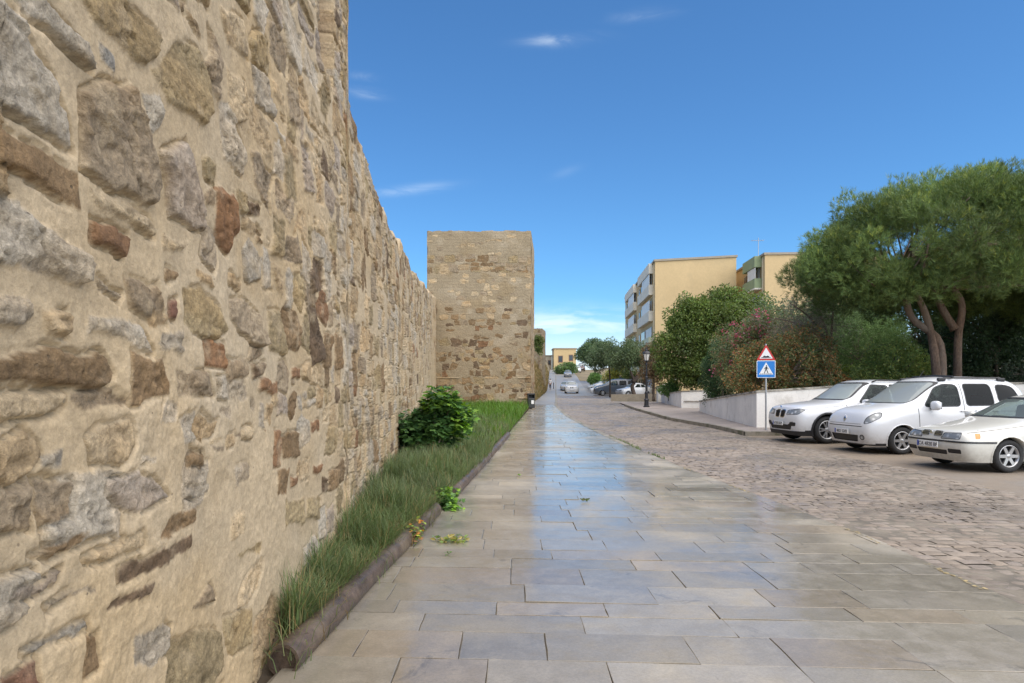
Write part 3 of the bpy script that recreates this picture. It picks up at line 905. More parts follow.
tag(mesh_np('road_marking', np.concatenate(vs), fs, MAT_YEL), kind='structure')

# setts: worn cushions of stone in rows across the street
T = [-1, -.72, 0, .72, 1]
tu, tv = np.meshgrid(T, T, indexing='ij'); tu, tv = tu.ravel(), tv.ravel()
tz = -(np.abs(tu) ** 4 + np.abs(tv) ** 4) * .5
Vs, Fs, Cs, off = [], [], [], 0
gf = grid_faces(5, 5)[:, ::-1]
y = -3.0
stones_ = []
while y < 76:
    dy = r.uniform(.13, .185) if y < 40 else r.uniform(.24, .32)
    L, Rr = float(lk(y)) + .01, float(rk(y))
    x = L + r.uniform(-.06, .0)
    while x < Rr:
        dx = r.uniform(.13, .28) * (1 if y < 40 else 1.4)
        stones_.append((x + dx / 2, y + dy / 2, dx, dy)); x += dx
    y += dy
st = np.array(stones_)
n = len(st)
hw = st[:, 2] / 2 - rng.uniform(.002, .007, n); hd = st[:, 3] / 2 - rng.uniform(.002, .007, n)
amp = rng.uniform(.010, .018, n); tx = rng.normal(0, .007, n); ty = rng.normal(0, .007, n); dz = rng.normal(-.004, .0018, n)
rot = rng.normal(0, .025, n)
k3 = rng.normal(0, .055, (n, 4, 2))
wq = np.stack([(1 - tu) * (1 - tv), (1 + tu) * (1 - tv), (1 - tu) * (1 + tv), (1 + tu) * (1 + tv)], 0) / 4
ju = np.einsum('nk,kq->nq', k3[:, :, 0], wq) + rng.normal(0, .008, (n, 25)); jv = np.einsum('nk,kq->nq', k3[:, :, 1], wq) + rng.normal(0, .008, (n, 25))
U = (tu + ju) * hw[:, None]; W = (tv + jv) * hd[:, None]
Xs = st[:, 0][:, None] + U * np.cos(rot)[:, None] - W * np.sin(rot)[:, None]
wave = .05 * np.sin(st[:, 0] * .8)
Ys = st[:, 1][:, None] + U * np.sin(rot)[:, None] + W * np.cos(rot)[:, None] + wave[:, None] - (st[:, 0] * SKEW)[:, None] * .8
Xs = np.maximum(Xs, lk(Ys) + .004)
crown = .05 * (1 - ((Xs - (lk(Ys) + rk(Ys)) / 2) / ((rk(Ys) - lk(Ys)) / 2)) ** 2) * 0
uneven = .014 * fbm(Xs * 1.1, Ys * 1.1, 5, 3)
Zs = gz(Ys) + crown + uneven + dz[:, None] + tz[None, :] * amp[:, None] + U * tx[:, None] + W * ty[:, None] + rng.normal(0, .0022, (n, 25))
Zs = np.minimum(Zs, gz(Ys) + .02)
palette = np.array([(.235, .20, .165), (.25, .215, .18), (.22, .185, .15), (.245, .205, .17), (.265, .23, .195), (.205, .175, .145), (.23, .20, .175)])
cidx = rng.integers(0, len(palette), n)
Cc = palette[cidx] * np.array([1.08, 1.03, .96]) * rng.uniform(.90, 1.10, n)[:, None]
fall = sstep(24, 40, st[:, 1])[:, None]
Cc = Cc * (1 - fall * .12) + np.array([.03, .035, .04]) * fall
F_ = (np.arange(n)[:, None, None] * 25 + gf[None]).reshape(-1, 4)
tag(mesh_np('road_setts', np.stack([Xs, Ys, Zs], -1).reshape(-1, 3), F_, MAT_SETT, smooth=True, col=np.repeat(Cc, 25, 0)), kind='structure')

# parking apron in front of the garden wall: worn asphalt with sandy dirt
m, nt_, b_ = new_mat('apron_asphalt')
vec = _mapping(nt_)
na = _noise(nt_, .45, 5, .6, vec, .4); nb = _noise(nt_, 5, 6, .65, vec); nc_ = _noise(nt_, 70, 5, .7, vec)
sx = nt_.nodes.new('ShaderNodeSeparateXYZ'); nt_.links.new(vec, sx.inputs[0])
edge_ = _math(nt_, 'ADD', _math(nt_, 'MULTIPLY', sx.outputs[1], .055), _math(nt_, 'MULTIPLY', na, .9))
c1 = _mix(nt_, _ramp(nt_, edge_, ((.95, 0.0), (1.2, 1.0))), (.19, .175, .155), (.235, .18, .125))
c1 = _mix(nt_, _ramp(nt_, nb, ((.35, 0.0), (.7, .45))), c1, (.15, .125, .10))
c1 = _mix(nt_, _ramp(nt_, nc_, ((.3, .0), (.7, .28))), c1, (.33, .28, .22))
nt_.links.new(c1, b_.inputs['Base Color']); b_.inputs['Roughness'].default_value = .75
bb = nt_.nodes.new('ShaderNodeBump'); bb.inputs['Strength'].default_value = .5; bb.inputs['Distance'].default_value = .01
nt_.links.new(nc_, bb.inputs['Height']); nt_.links.new(bb.outputs[0], b_.inputs['Normal'])
MAT_APRON = m
strip('parking_apron', -5, 20.8, lambda y: rk(y) - .04 + .10 * fbm(y * 1.1, y * 0, 2, 3), lambda y: 0 * y + 26, -.002, MAT_APRON, 140, 12,
      zf=lambda X, Y: gz(Y) - .012 + .016 * sstep(0, .5, X - rk(Y)) + .01 * fbm(X * .7, Y * .7, 3, 3))

# right-hand sidewalk with a kerb
MAT_PAVER = M('sidewalk_pavers', (.30, .255, .225), rough=.6, var=.12, vs=1.2, fine=.14, fs=18, bump=.3, bs=30, stain=((.17, .145, .12), .8, .5, .65, .5))
sw_r = lambda y: np.interp(y, [20.8, 22.9, 36, 40, 52, 62], [12.5, 12.5, 14.5, 14.5, 13.5, 13])
strip('sidewalk', 20.95, 46, lambda y: rk(y) + .14, sw_r, .12, MAT_PAVER, 60, 5)
kerb('sidewalk_kerb', np.linspace(20.9, 46, 60), rk, .15, 0, lambda y: y * 0 + .126)
# the kerb's short return along the parking apron
xs_ = np.linspace(7.45, 12.5, 20)
v = []
for (oy, z) in ((0, -.1), (0, .128), (.16, .128), (.16, -.1)):
    v.append(np.stack([xs_, 20.78 + oy + 0 * xs_, gz(20.8) + z + 0 * xs_], -1))
tag(mesh_np('sidewalk_kerb', np.stack(v, 1).reshape(-1, 3), grid_faces(20, 4)[:, ::-1], MAT_KERB), kind='structure')
# raised garden beds behind the low walls
bed = lambda X, Y: gz(Y) + .55 + .35 * sstep(0, 6, X - 12) + .1 * fbm(X * .4, Y * .4, 2, 3)
strip('garden_bed', 22.95, 35.9, lambda y: np.interp(y, [22.9, 36], [8.7, 10.5]), lambda y: 0 * y + 34, 0, MAT_SOIL, 40, 30, zf=bed)
strip('garden_bed', 40.2, 66, lambda y: np.interp(y, [40, 52, 66], [10.6, 12.5, 14.5]), lambda y: 0 * y + 34, 0, MAT_SOIL, 40, 20, zf=lambda X, Y: gz(Y) + .55)
strip('driveway', 36, 40.1, lambda y: 0 * y + 10.2, lambda y: 0 * y + 30, .10, MAT_PAVER, 8, 8)
# parking bays of the far side
strip('parking_bay', 52, 130, lambda y: rk(y) - .05, lambda y: rk(y) + 9, -.01, M('bay_asphalt', (.20, .185, .165), rough=.45, var=.2, vs=.8, bump=.3, bs=25), 80, 5)
strip('sidewalk', 46.1, 52, lambda y: rk(y) + .14, lambda y: 0 * y + 13.5, .06, MAT_PAVER, 20, 5)
# ------------------------------------------------------------------ plants
MAT_LEAF = leaf_mat('foliage'); MAT_NEEDLE = leaf_mat('needles', .2, .5, .25); MAT_GRASS = leaf_mat('grass_blades', .35, .5, .3)
MAT_BARK = M('bark', (.20, .155, .115), rough=.9, var=.3, vs=3, fine=.3, fs=25, bump=.9, bs=18, bd=.03, scale=(1, 1, .35))
MAT_BARK_RED = M('pine_bark', (.20, .13, .09), rough=.9, var=.3, vs=2.5, fine=.3, fs=22, bump=1.0, bs=14, bd=.04, scale=(1, 1, .4), stain=((.26, .21, .17), 1.2, .45, .6, .8))
MAT_BARK_DARK = M('dark_bark', (.075, .055, .042), rough=.9, var=.3, vs=3, fine=.3, fs=25, bump=.9, bs=18, bd=.03, scale=(1, 1, .35))


def unit(n, g):
    v = g.normal(size=(n, 3)); return v / np.linalg.norm(v, axis=1)[:, None]


def leaves(P, N, length, width, col, g, fold=.25, droop=0.0):
    """diamond leaves folded along the midrib: P base points, N growth directions"""
    n = len(P)
    side = np.cross(N, unit(n, g)); side /= np.linalg.norm(side, axis=1)[:, None] + 1e-9
    up = np.cross(side, N)
    L = (length * g.uniform(.65, 1.3, n))[:, None]; W = (width * g.uniform(.7, 1.25, n))[:, None]
    tip = P + N * L + np.array([0, 0, -1]) * droop * L
    mid = P + N * L * .45 + up * W * fold
    v = np.stack([P, mid + side * W * .5, tip, mid - side * W * .5], 1).reshape(-1, 3)
    i = np.arange(n) * 4
    f = np.concatenate([np.stack([i, i + 1, i + 2], 1), np.stack([i, i + 2, i + 3], 1)])
    c = np.repeat(col, 4, 0)
    return v, f, c


def clump_points(clumps, per_m2, g, shell=.55, flat=1.0):
    """points spread through the outer part of many small clumps"""
    P, N, K = [], [], []
    for k, (c, rad) in enumerate(clumps):
        n = max(8, int(per_m2 * 4 * math.pi * rad * rad))
        d = unit(n, g)
        r_ = rad * (g.uniform(shell ** 3, 1, n) ** (1 / 3))
        q = d * r_[:, None]; q[:, 2] *= flat
        q *= (1 + .22 * vnoise(d[:, 0] * 2.2 + k, d[:, 1] * 2.2, d[:, 2] * 2.2 + k * .7))[:, None]
        P.append(np.asarray(c) + q); N.append(d); K.append(np.full(n, k))
    return np.concatenate(P), np.concatenate(N), np.concatenate(K)


def clumps_in(g, lobes, n, rmin, rmax, surf=.45):
    """clump centres scattered in the outer volume of a few ellipsoid lobes: (centre, radii)"""
    out = []
    vol = np.array([l[1][0] * l[1][1] * l[1][2] for l in lobes]) ** .67
    for c, rr_l in lobes:
        m = max(3, int(round(n * (rr_l[0] * rr_l[1] * rr_l[2]) ** .67 / vol.sum())))
        d = unit(m, g); t = g.uniform(surf, 1, m) ** .6
        for q, s in zip(d, t):
            rad = g.uniform(rmin, rmax)
            out.append((np.asarray(c) + q * s * (np.asarray(rr_l) - rad * .6), rad))
    return out


def tones(g, n, K, palette, var=.22, kvar=.16, gain=2.15):
    pal = np.array(palette) * gain
    base = pal[g.integers(0, len(pal), n)]
    kk = 1 + kvar * g.normal(size=K.max() + 1)
    return np.clip(base * np.clip(kk[K], .55, 1.5)[:, None] * (1 + var * g.normal(size=n)).clip(.45, 1.7)[:, None], .004, .6)


def limb_tube(mb, pts, r0, r1, n=9, wob=.0, g=None):
    pts = [np.asarray(p, dtype=float) for p in pts]
    # smooth the polyline
    out = []
    for i in range(len(pts) - 1):
        p0 = pts[max(0, i - 1)]; p1 = pts[i]; p2 = pts[i + 1]; p3 = pts[min(len(pts) - 1, i + 2)]
        for t in np.linspace(0, 1, 5, endpoint=False):
            out.append(.5 * ((2 * p1) + (-p0 + p2) * t + (2 * p0 - 5 * p1 + 4 * p2 - p3) * t * t + (-p0 + 3 * p1 - 3 * p2 + p3) * t ** 3))
    out.append(pts[-1])
    m = len(out)
    rad = [r0 + (r1 - r0) * (k / (m - 1)) ** .8 for k in range(m)]
    if wob: rad = [q * (1 + wob * random.uniform(-1, 1)) for q in rad]
    mb.tube([tuple(p) for p in out], rad, n)


def broadleaf(name, label, cat, base, lobes, n_cl, rcl, dens, leaf, palette, trunks, seed, mat_leaf=None, bark=None, group=None, shell=.5, droop=.1, upb=.0, flowers=None, trunk_r=(.14, .05), spread=.6):
    g = np.random.default_rng(seed)
    root = empty(name, base, 0, label, cat, group)
    B = np.asarray(base, dtype=float)
    cl = clumps_in(g, lobes, n_cl, *rcl)
    cl = [(c - B, r_) for c, r_ in cl]
    P, N, K = clump_points(cl, dens, g, shell)
    d = N * spread + unit(len(P), g) * .8; d[:, 2] += upb
    d /= np.linalg.norm(d, axis=1)[:, None]
    v, f, c = leaves(P, d, leaf[0], leaf[1], tones(g, len(P), K, palette), g, droop=droop)
    mesh_np('crown', v, f, mat_leaf or MAT_LEAF, root, col=c)
    if flowers:
        n_f, pal_f, lo, size = flowers
        idx = g.choice(len(P), n_f * 6)
        Q = P[idx]; keep = np.array([lo(q + B) for q in Q]) & (K[idx] % 3 != 0)
        Q = Q[keep][:n_f]
        if len(Q):
            Q5 = np.repeat(Q + N[idx][keep][:n_f] * .06, 6, 0) + g.normal(size=(len(Q) * 6, 3)) * size * .7
            v, f, c = leaves(Q5, unit(len(Q5), g), size, size * .8, tones(g, len(Q5), np.zeros(len(Q5), int), pal_f, .15, 0), g)
            mesh_np('blossom', v, f, mat_leaf or MAT_LEAF, root, col=c)
    if trunks:
        mb = MB()
        for pts in trunks:
            pts = [np.asarray(p, dtype=float) - B for p in pts]
            limb_tube(mb, pts, trunk_r[0], trunk_r[1], 10, .05)
        tips = [np.asarray(t[-1], dtype=float) - B for t in trunks]
        for c_, r_ in cl[::max(1, len(cl) // 26)]:
            t0 = min(tips, key=lambda q: np.linalg.norm(q - c_))
            mid = (t0 + np.asarray(c_)) / 2 + g.normal(size=3) * .15
            limb_tube(mb, [t0 - np.array([0, 0, .1]), mid, c_], trunk_r[1] * .8, .012, 6)
        mb.build('trunk', bark or MAT_BARK, root, smooth=True)
    return root


G_DARK = [(.046, .062, .016), (.064, .084, .021), (.082, .102, .026), (.052, .070, .020)]
G_MID = [(.055, .100, .028), (.070, .120, .034), (.045, .085, .026), (.085, .135, .04)]
G_OLIVE = [(.060, .085, .038), (.075, .100, .048), (.050, .072, .034), (.090, .115, .060)]
G_RED = [(.095, .105, .042), (.125, .095, .044), (.075, .095, .036), (.145, .088, .044), (.105, .115, .048), (.065, .085, .032)]
G_YEL = [(.13, .15, .04), (.10, .13, .035), (.16, .16, .05)]

zg = lambda y, d=0: float(gz(y)) + d

# ---- grass in the planted strip between the rampart and the footpath
def grass(name, n, place, hr, wr, pal, seed, lean=.35, kind='stuff', dry=0.0, mat=None, clusters=0):
    g = np.random.default_rng(seed)
    X, Y, Z = place(n, g)
    n = len(X)
    h = g.uniform(hr[0], hr[1], n) * (1 + .45 * vnoise(X * 2.3, Y * 2.3, seed) + .25 * vnoise(X * 7, Y * 7, seed)); wd = g.uniform(wr[0], wr[1], n)
    a = g.uniform(0, 2 * np.pi, n); ln = np.abs(g.normal(lean, .22, n))
    dx, dy = np.cos(a), np.sin(a)
    sx, sy = -dy, dx
    lv = []
    for t, ww in ((0, 1), (.4, .85), (.75, .55), (1, 0)):
        off_ = ln * h * t ** 2
        px_, py_ = X + dx * off_, Y + dy * off_
        pz = Z + h * (t - .28 * ln * t ** 3)
        if ww > 0:
            lv.append(np.stack([px_ - sx * wd * ww / 2, py_ - sy * wd * ww / 2, pz], -1)); lv.append(np.stack([px_ + sx * wd * ww / 2, py_ + sy * wd * ww / 2, pz], -1))
        else: lv.append(np.stack([px_, py_, pz], -1))
    v = np.stack(lv, 1).reshape(-1, 3)
    i = np.arange(n) * 7
    q = np.concatenate([np.stack([i, i + 1, i + 3, i + 2], 1), np.stack([i + 2, i + 3, i + 5, i + 4], 1)]); t_ = np.stack([i + 4, i + 5, i + 6], 1)
    patch = (vnoise(X * .9, Y * .9, 3 + seed) * .5 + .5)
    pal = np.array(pal); c = pal[np.clip((patch * len(pal) + g.normal(0, .8, n)).astype(int), 0, len(pal) - 1)] * (1 + .2 * g.normal(size=n)).clip(.5, 1.6)[:, None]
    isdry = g.random(n) < dry
    c[isdry] = np.array([.30, .235, .11]) * g.uniform(.7, 1.2, isdry.sum())[:, None]
    return tag(mesh_np(name, v, [q, t_], mat or MAT_GRASS, col=np.repeat(c, 7, 0)), kind=kind)


wallx = lambda y: WA + WB * y
stripz = lambda x, y: gz(y) - .05 * sstep(4.1, 3.6, y) + .05 * sstep(3.4, 4.0, y) + .09 * sstep(0, .35, edg(y) - x) * sstep(3.4, 4.2, y) + .10 * sstep(20, 36, y)
sy_ = np.linspace(1.5, 40, 150)
Xs = wallx(sy_)[:, None] * (1 - np.linspace(0, 1, 12)) + (edg(sy_) - .03)[:, None] * np.linspace(0, 1, 12)
Ys = np.repeat(sy_[:, None], 12, 1)
tag(mesh_np('soil', np.stack([Xs, Ys, stripz(Xs, Ys) + .03 * fbm(Xs * 3, Ys * 3, 2, 3)], -1).reshape(-1, 3), grid_faces(150, 12)[:, ::-1], MAT_SOIL, smooth=True), kind='structure')


def in_strip(y0, y1, a=0.0, b=1.0, bias=1.0):
    def f(n, g):
        Y = y0 + (y1 - y0) * g.random(n) ** bias
        t = a + (b - a) * g.random(n)
        X = wallx(Y) + .03 + (edg(Y) - .05 - wallx(Y)) * t
        k = vnoise(X * 2.2, Y * 2.2, 9) + .9 * g.random(n) > -.25
        X, Y = X[k], Y[k]
        return X, Y, stripz(X, Y)
    return f


GP = [(.105, .150, .055), (.125, .175, .065), (.155, .20, .085), (.115, .155, .07), (.17, .205, .10)]
GB = [(.085, .170, .026), (.105, .205, .032), (.125, .23, .040), (.095, .185, .034)]
grass('grass', 9000, in_strip(3.95, 8.2, .0, 1.06, .9), (.16, .40), (.004, .009), GP, 1, .6, dry=.10)
grass('grass', 15000, in_strip(8.0, 15, .0, 1.05), (.16, .38), (.006, .013), GP, 2, .5, dry=.06)
grass('grass', 13000, in_strip(15, 26, .0, 1.0), (.18, .42), (.010, .020), GP + GB, 3, .45, dry=.05)
grass('grass', 13000, in_strip(25, 39.8, .0, 1.0), (.22, .50), (.014, .030), GB, 4, .4, dry=.02)
# dry straw hanging over the near end of the edging
def near_end(n, g):
    Y = g.uniform(3.4, 7.8, n); X = edg(Y) + g.uniform(-.16, .13, n); return X, Y, gz(Y) + np.clip(.15 - np.abs(X - edg(Y)) * 1.2, 0, .2)
grass('dry_grass', 420, near_end, (.10, .28), (.003, .007), [(.34, .26, .12), (.27, .20, .09), (.18, .20, .08), (.12, .16, .06)], 6, 1.0)
def in_bank(n, g):
    Y = 43.2 + 110 * g.random(n) ** 1.6; t = g.random(n) ** 1.3
    X = swl(Y) - .08 - t ** 1.5 * 14
    hh = np.interp(Y, [43, 60, 90, 120, 150, 215], [2.4, 5.0, 5.0, 4.4, 3.6, 3.2])
    return X, Y, gz(Y) + .0 + hh * (1 - np.exp(-(t ** 1.5 * 14) / .8))
grass('dry_grass', 26000, in_bank, (.25, .7), (.03, .07), [(.26, .19, .085), (.20, .145, .065), (.30, .23, .11), (.12, .12, .04), (.23, .165, .08)], 7, .35)
# tufts in the joint of the kerb and at foot of the garden walls
def in_joint(n, g):
    Y = 14 + 26 * g.random(n); X = lk(Y) + .02 + .05 * g.random(n); k = vnoise(Y * 1.4, Y * 0, 5) > .05
    return X[k], Y[k], gz(Y[k])
grass('grass', 1500, in_joint, (.03, .10), (.008, .02), GP + [(.2, .17, .05)], 8, .7)

# ---- rounded edging pipes along the strip
MAT_PIPE = M('dark_clay_pipe', (.085, .060, .045), rough=.45, var=.3, vs=5, fine=.25, fs=30, bump=.6, bs=22, bd=.012, rvar=.15, stain=((.17, .13, .09), 2.2, .48, .66, .8))


def pipe(name, label, cat, y0, y1, rad, zc, hollow, group, wob=.0):
    root = empty(name, (float(edg(y0)), y0, 0), 0, label, cat, group)
    n = 26
    ys = np.linspace(y0, y1, n)
    cen = np.stack([edg(ys) + .01 + wob * np.sin(ys * 2), ys, gz(ys) + zc], -1)
    d = Vector(cen[-1] - cen[0]).normalized(); u = Vector((d.y, -d.x, 0)).normalized(); w_ = Vector((0, 0, 1))
    m = 20
    V = []
    for k in range(n):
        for q in range(m):
            a = 2 * math.pi * q / m
            rr2 = rad * (1 + .035 * vnoise(ys[k] * 4, a * 1.5, 2) + .05 * (k in (0, 1) and hollow))
            V.append(Vector(cen[k]) + u * (math.cos(a) * rr2) + w_ * (math.sin(a) * rr2))
    F4 = [(k * m + q, k * m + (q + 1) % m, (k + 1) * m + (q + 1) % m, (k + 1) * m + q) for k in range(n - 1) for q in range(m)]
    nb = len(V)
    if hollow:
        for k, dd in ((0, 0), (1, .035)):
            for q in range(m):
                a = 2 * math.pi * q / m
                V.append(Vector(cen[0]) + d * dd + u * (math.cos(a) * rad * .84) + w_ * (math.sin(a) * rad * .84))
        F4 += [(q, nb + q, nb + (q + 1) % m, (q + 1) % m) for q in range(m)]
        F4 += [(nb + q, nb + m + q, nb + m + (q + 1) % m, nb + (q + 1) % m) for q in range(m)]
    bm = bmesh.new()
    bv = [bm.verts.new(Vector(p) - Vector(root.location)) for p in V]
    for q in F4: bm.faces.new([bv[i] for i in q])
    if not hollow: bm.faces.new([bv[q] for q in range(m)][::-1])
    else: bm.faces.new([bv[nb + m + q] for q in range(m)][::-1])
    bm.faces.new([bv[(n - 1) * m + q] for q in range(m)])
    bmesh.ops.recalc_face_normals(bm, faces=bm.faces)
    me = bpy.data.meshes.new(name); bm.to_mesh(me); bm.free()
    o = bpy.data.objects.new(name, me); COL.objects.link(o); me.materials.append(MAT_PIPE)
    auto_smooth(o, 40)
    bpy.data.objects.remove(root)
    o.location = (float(edg(y0)), y0, 0)
    o.name = name
    return tag(o, label, cat, group)


EG = 'rounded edging pieces along the planted strip'
pipe('edging_pipe', 'longest dark brown rounded edging pipe, its cut end nearest the camera', 'edging pipe', 3.62, 8.05, .088, .065, True, EG, .008)
pipe('edging_pipe', 'worn rounded edging piece beyond the leafy weed, before the bush', 'edging pipe', 9.3, 14.2, .085, .06, False, EG, .005)
pipe('edging_pipe', 'rounded edging piece half hidden under grass past the dense green bush', 'edging pipe', 14.3, 20.5, .09, .05, False, EG, .005)

# ---- the leafy bush by the rampart (lobed dark leaves)
def lobed_bush(name, label, base, lobes, n_cl, rcl, dens, size, pal, seed, cat='bush', stems=7):
    g = np.random.default_rng(seed)
    root = empty(name, base, 0, label, cat)
    B = np.asarray(base, dtype=float)
    cl = [(c - B, r_) for c, r_ in clumps_in(g, lobes, n_cl, *rcl, surf=.3)]
    P, N, K = clump_points(cl, dens, g, .55)
    ok = P[:, 2] > .02; P, N, K = P[ok], N[ok], K[ok]
    n = len(P)
    d = N * .7 + g.normal(size=(n, 3)) * .35; d[:, 2] = np.abs(d[:, 2]) * .4 - .1
    d /= np.linalg.norm(d, axis=1)[:, None]
    upv = np.tile([0, 0, 1.0], (n, 1)) + g.normal(size=(n, 3)) * .35 + N * .5
    side = np.cross(d, upv); side /= np.linalg.norm(side, axis=1)[:, None]
    nn = np.cross(side, d)
    L = (size * g.uniform(.6, 1.25, n))
    # outline of a lobed leaf (forward, sideways)
    out = [(0, 0), (.12, .22), (.06, .46), (.34, .30), (.46, .56), (.60, .22), (1.0, 0), (.60, -.22), (.46, -.56), (.34, -.30), (.06, -.46), (.12, -.22)]
    vv = []
    for (a, b) in out:
        vv.append(P + d * (L * a)[:, None] + side * (L * b)[:, None] - nn * (L * (.25 * a * a + .25 * abs(b)))[:, None])
    v = np.stack(vv, 1).reshape(-1, 3)
    i = np.arange(n) * 12
    tr = [(0, 1, 11), (1, 2, 3), (1, 3, 11), (11, 3, 9), (9, 10, 11), (3, 4, 5), (3, 5, 9), (5, 7, 9), (7, 8, 9), (5, 6, 7)]
    f = np.concatenate([np.stack([i + a, i + b, i + c], 1) for a, b, c in tr])
    c = tones(g, n, K, pal, .2, .22)
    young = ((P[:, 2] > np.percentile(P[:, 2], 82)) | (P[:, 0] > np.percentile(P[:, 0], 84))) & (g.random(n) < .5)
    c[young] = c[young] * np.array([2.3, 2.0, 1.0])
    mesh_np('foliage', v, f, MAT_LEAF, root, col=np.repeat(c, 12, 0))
    mb = MB()
    for k in range(stems):
        c_, r_ = cl[k * len(cl) // stems]
        limb_tube(mb, [(g.normal() * .06, g.normal() * .06, -.05), np.asarray(c_) * .5 + g.normal(size=3) * .05, c_], .02, .006, 6)
    mb.build('stem', MAT_BARK, root, smooth=True)
    return root


bx_, by_ = -1.56, 13.1
lobed_bush('bush', 'dense dark green bush with lobed leaves against the foot of the rampart', (bx_, by_, .12),
           [((bx_ - .05, by_, .72), (.70, .6, .62)), ((bx_ + .10, by_ - .1, 1.18), (.50, .45, .46)), ((bx_ - .34, by_ + .1, .55), (.46, .45, .5)), ((bx_ + .44, by_ + .2, .85), (.36, .4, .42))],
           100, (.13, .22), 130, .125, [(.028, .062, .018), (.038, .078, .022), (.050, .095, .026), (.032, .068, .024)], 31)
lobed_bush('weed', 'low leafy green weed spilling onto the paving at the gap in the edging', (-.92, 8.6, .02), [((-.92, 8.6, .13), (.26, .34, .14)), ((-.76, 8.35, .08), (.14, .15, .09))],
           30, (.05, .09), 500, .06, [(.040, .085, .022), (.055, .105, .028)], 33, 'weed', 4)
lobed_bush('weed', 'small trailing weed with dry reddish leaves beside the edging pipe', (-1.0, 6.75, .02), [((-1.02, 6.7, .10), (.13, .38, .11))],
           20, (.04, .07), 600, .04, [(.06, .095, .03), (.075, .11, .035), (.16, .085, .045)], 34, 'weed', 4)


def flat_leaves(name, label, c, n, sp, size, pal, seed, cat):
    g = np.random.default_rng(seed)
    a = g.uniform(0, 6.28, n); q = g.normal(0, 1, (n, 2)) * sp
    P = np.stack([q[:, 0], q[:, 1], g.uniform(.008, .03, n)], -1)
    d = np.stack([np.cos(a), np.sin(a), g.uniform(-.15, .45, n)], -1); d /= np.linalg.norm(d, axis=1)[:, None]
    v, f, cc = leaves(P, d, size, size * .55, tones(g, n, np.zeros(n, int), pal, .2, 0), g, .3)
    v[:, 2] = np.maximum(v[:, 2], .004)
    o = mesh_np(name, v, f, MAT_LEAF, col=cc)
    o.location = (c[0], c[1], zg(c[1], float(kerb_h(c[1])) + .002))
    return tag(o, label, cat)


flat_leaves('fallen_sprig', 'torn sprig of yellowish green leaves lying on the paving near the edging', (-.60, 6.62), 60, (.09, .055), .07, [(.13, .15, .04), (.09, .13, .035), (.20, .17, .06), (.07, .10, .05)], 41, 'leaves')
flat_leaves('fallen_leaf', 'tiny scrap of green leaf lying alone just below the torn sprig', (-.62, 6.1), 8, (.03, .03), .035, [(.06, .11, .03)], 42, 'leaf')
flat_leaves('fallen_sprig', 'crumpled dark leaves out on the wet slabs in the middle of the path', (1.0, 8.9), 22, (.03, .028), .045, [(.05, .075, .025), (.08, .08, .03)], 43, 'leaves')
flat_leaves('fallen_leaf', 'single green leaf on the shaded paving between edging and bright reflection', (.12, 11.4), 6, (.03, .03), .05, [(.09, .15, .03)], 44, 'leaf')

# ---- umbrella pine over the parked cars
def pine(name, label, base, crown_c, crown_r, trunks, seed, n_cl=190, tr=(.22, .09)):
    g = np.random.default_rng(seed)
    root = empty(name, base, 0, label, 'tree')
    B = np.asarray(base, dtype=float); C0 = np.asarray(crown_c) - B; Rr = np.asarray(crown_r, dtype=float)
    cl = []
    while len(cl) < n_cl:
        d = unit(1, g)[0]
        if d[2] < -.55: continue
        low = d[2] < 0
        rad = g.uniform(.38, .72)
        s = g.uniform(.86, 1.0) if not low else g.uniform(.55, .98)
        k = 1 + .07 * vnoise(d[0] * 2.5, d[1] * 2.5, d[2] * 2.5 + seed)
        p = C0 + d * (Rr - rad * .5) * s * k * np.array([1, 1, 1 if not low else .72])
        cl.append((p, rad))
    P, N, K = clump_points(cl, 40, g, .5)
    # every point carries a tuft of fine needles pointing outwards and up
    n = len(P)
    ax = N * .75 + np.array([0, 0, .75]) + g.normal(size=(n, 3)) * .3; ax /= np.linalg.norm(ax, axis=1)[:, None]
    m = 12
    Pn = np.repeat(P, m, 0) + np.repeat(ax, m, 0) * g.uniform(0, .12, n * m)[:, None]
    dn = np.repeat(ax, m, 0) * .9 + unit(n * m, g) * .62; dn /= np.linalg.norm(dn, axis=1)[:, None]
    Kn = np.repeat(K, m)
    pal = [(.046, .069, .022), (.062, .087, .027), (.080, .104, .030), (.054, .077, .028)]
    cn = tones(g, n * m, Kn, pal, .15, .26, 2.35)
    shoot = np.repeat((g.random(n) < .12) & (N[:, 2] > .1), m)
    cn[shoot] = cn[shoot] * np.array([1.9, 1.55, 1.2])
    v, f, c = leaves(Pn, dn, .17, .0125, cn, g, .0)
    mesh_np('crown', v, f, MAT_NEEDLE, root, col=c)
    # upright pale shoots along the top
    mb = MB()
    for t in trunks:
        limb_tube(mb, [np.asarray(p, dtype=float) - B for p in t], tr[0], tr[1], 12, .06)
    tips = [np.asarray(t[-1], dtype=float) - B for t in trunks]
    for c_, r_ in [q for q in cl if q[0][2] > C0[2] - .4][::4]:
        t0 = min(tips, key=lambda q: np.linalg.norm(q - c_))
        mid = t0 * .45 + np.asarray(c_) * .55 - np.array([0, 0, .35]) + g.normal(size=3) * .2
        limb_tube(mb, [t0 - np.array([0, 0, .2]), mid, np.asarray(c_)], .065, .015, 6)
    mb.build('trunk', MAT_BARK_RED, root, smooth=True)
    return root


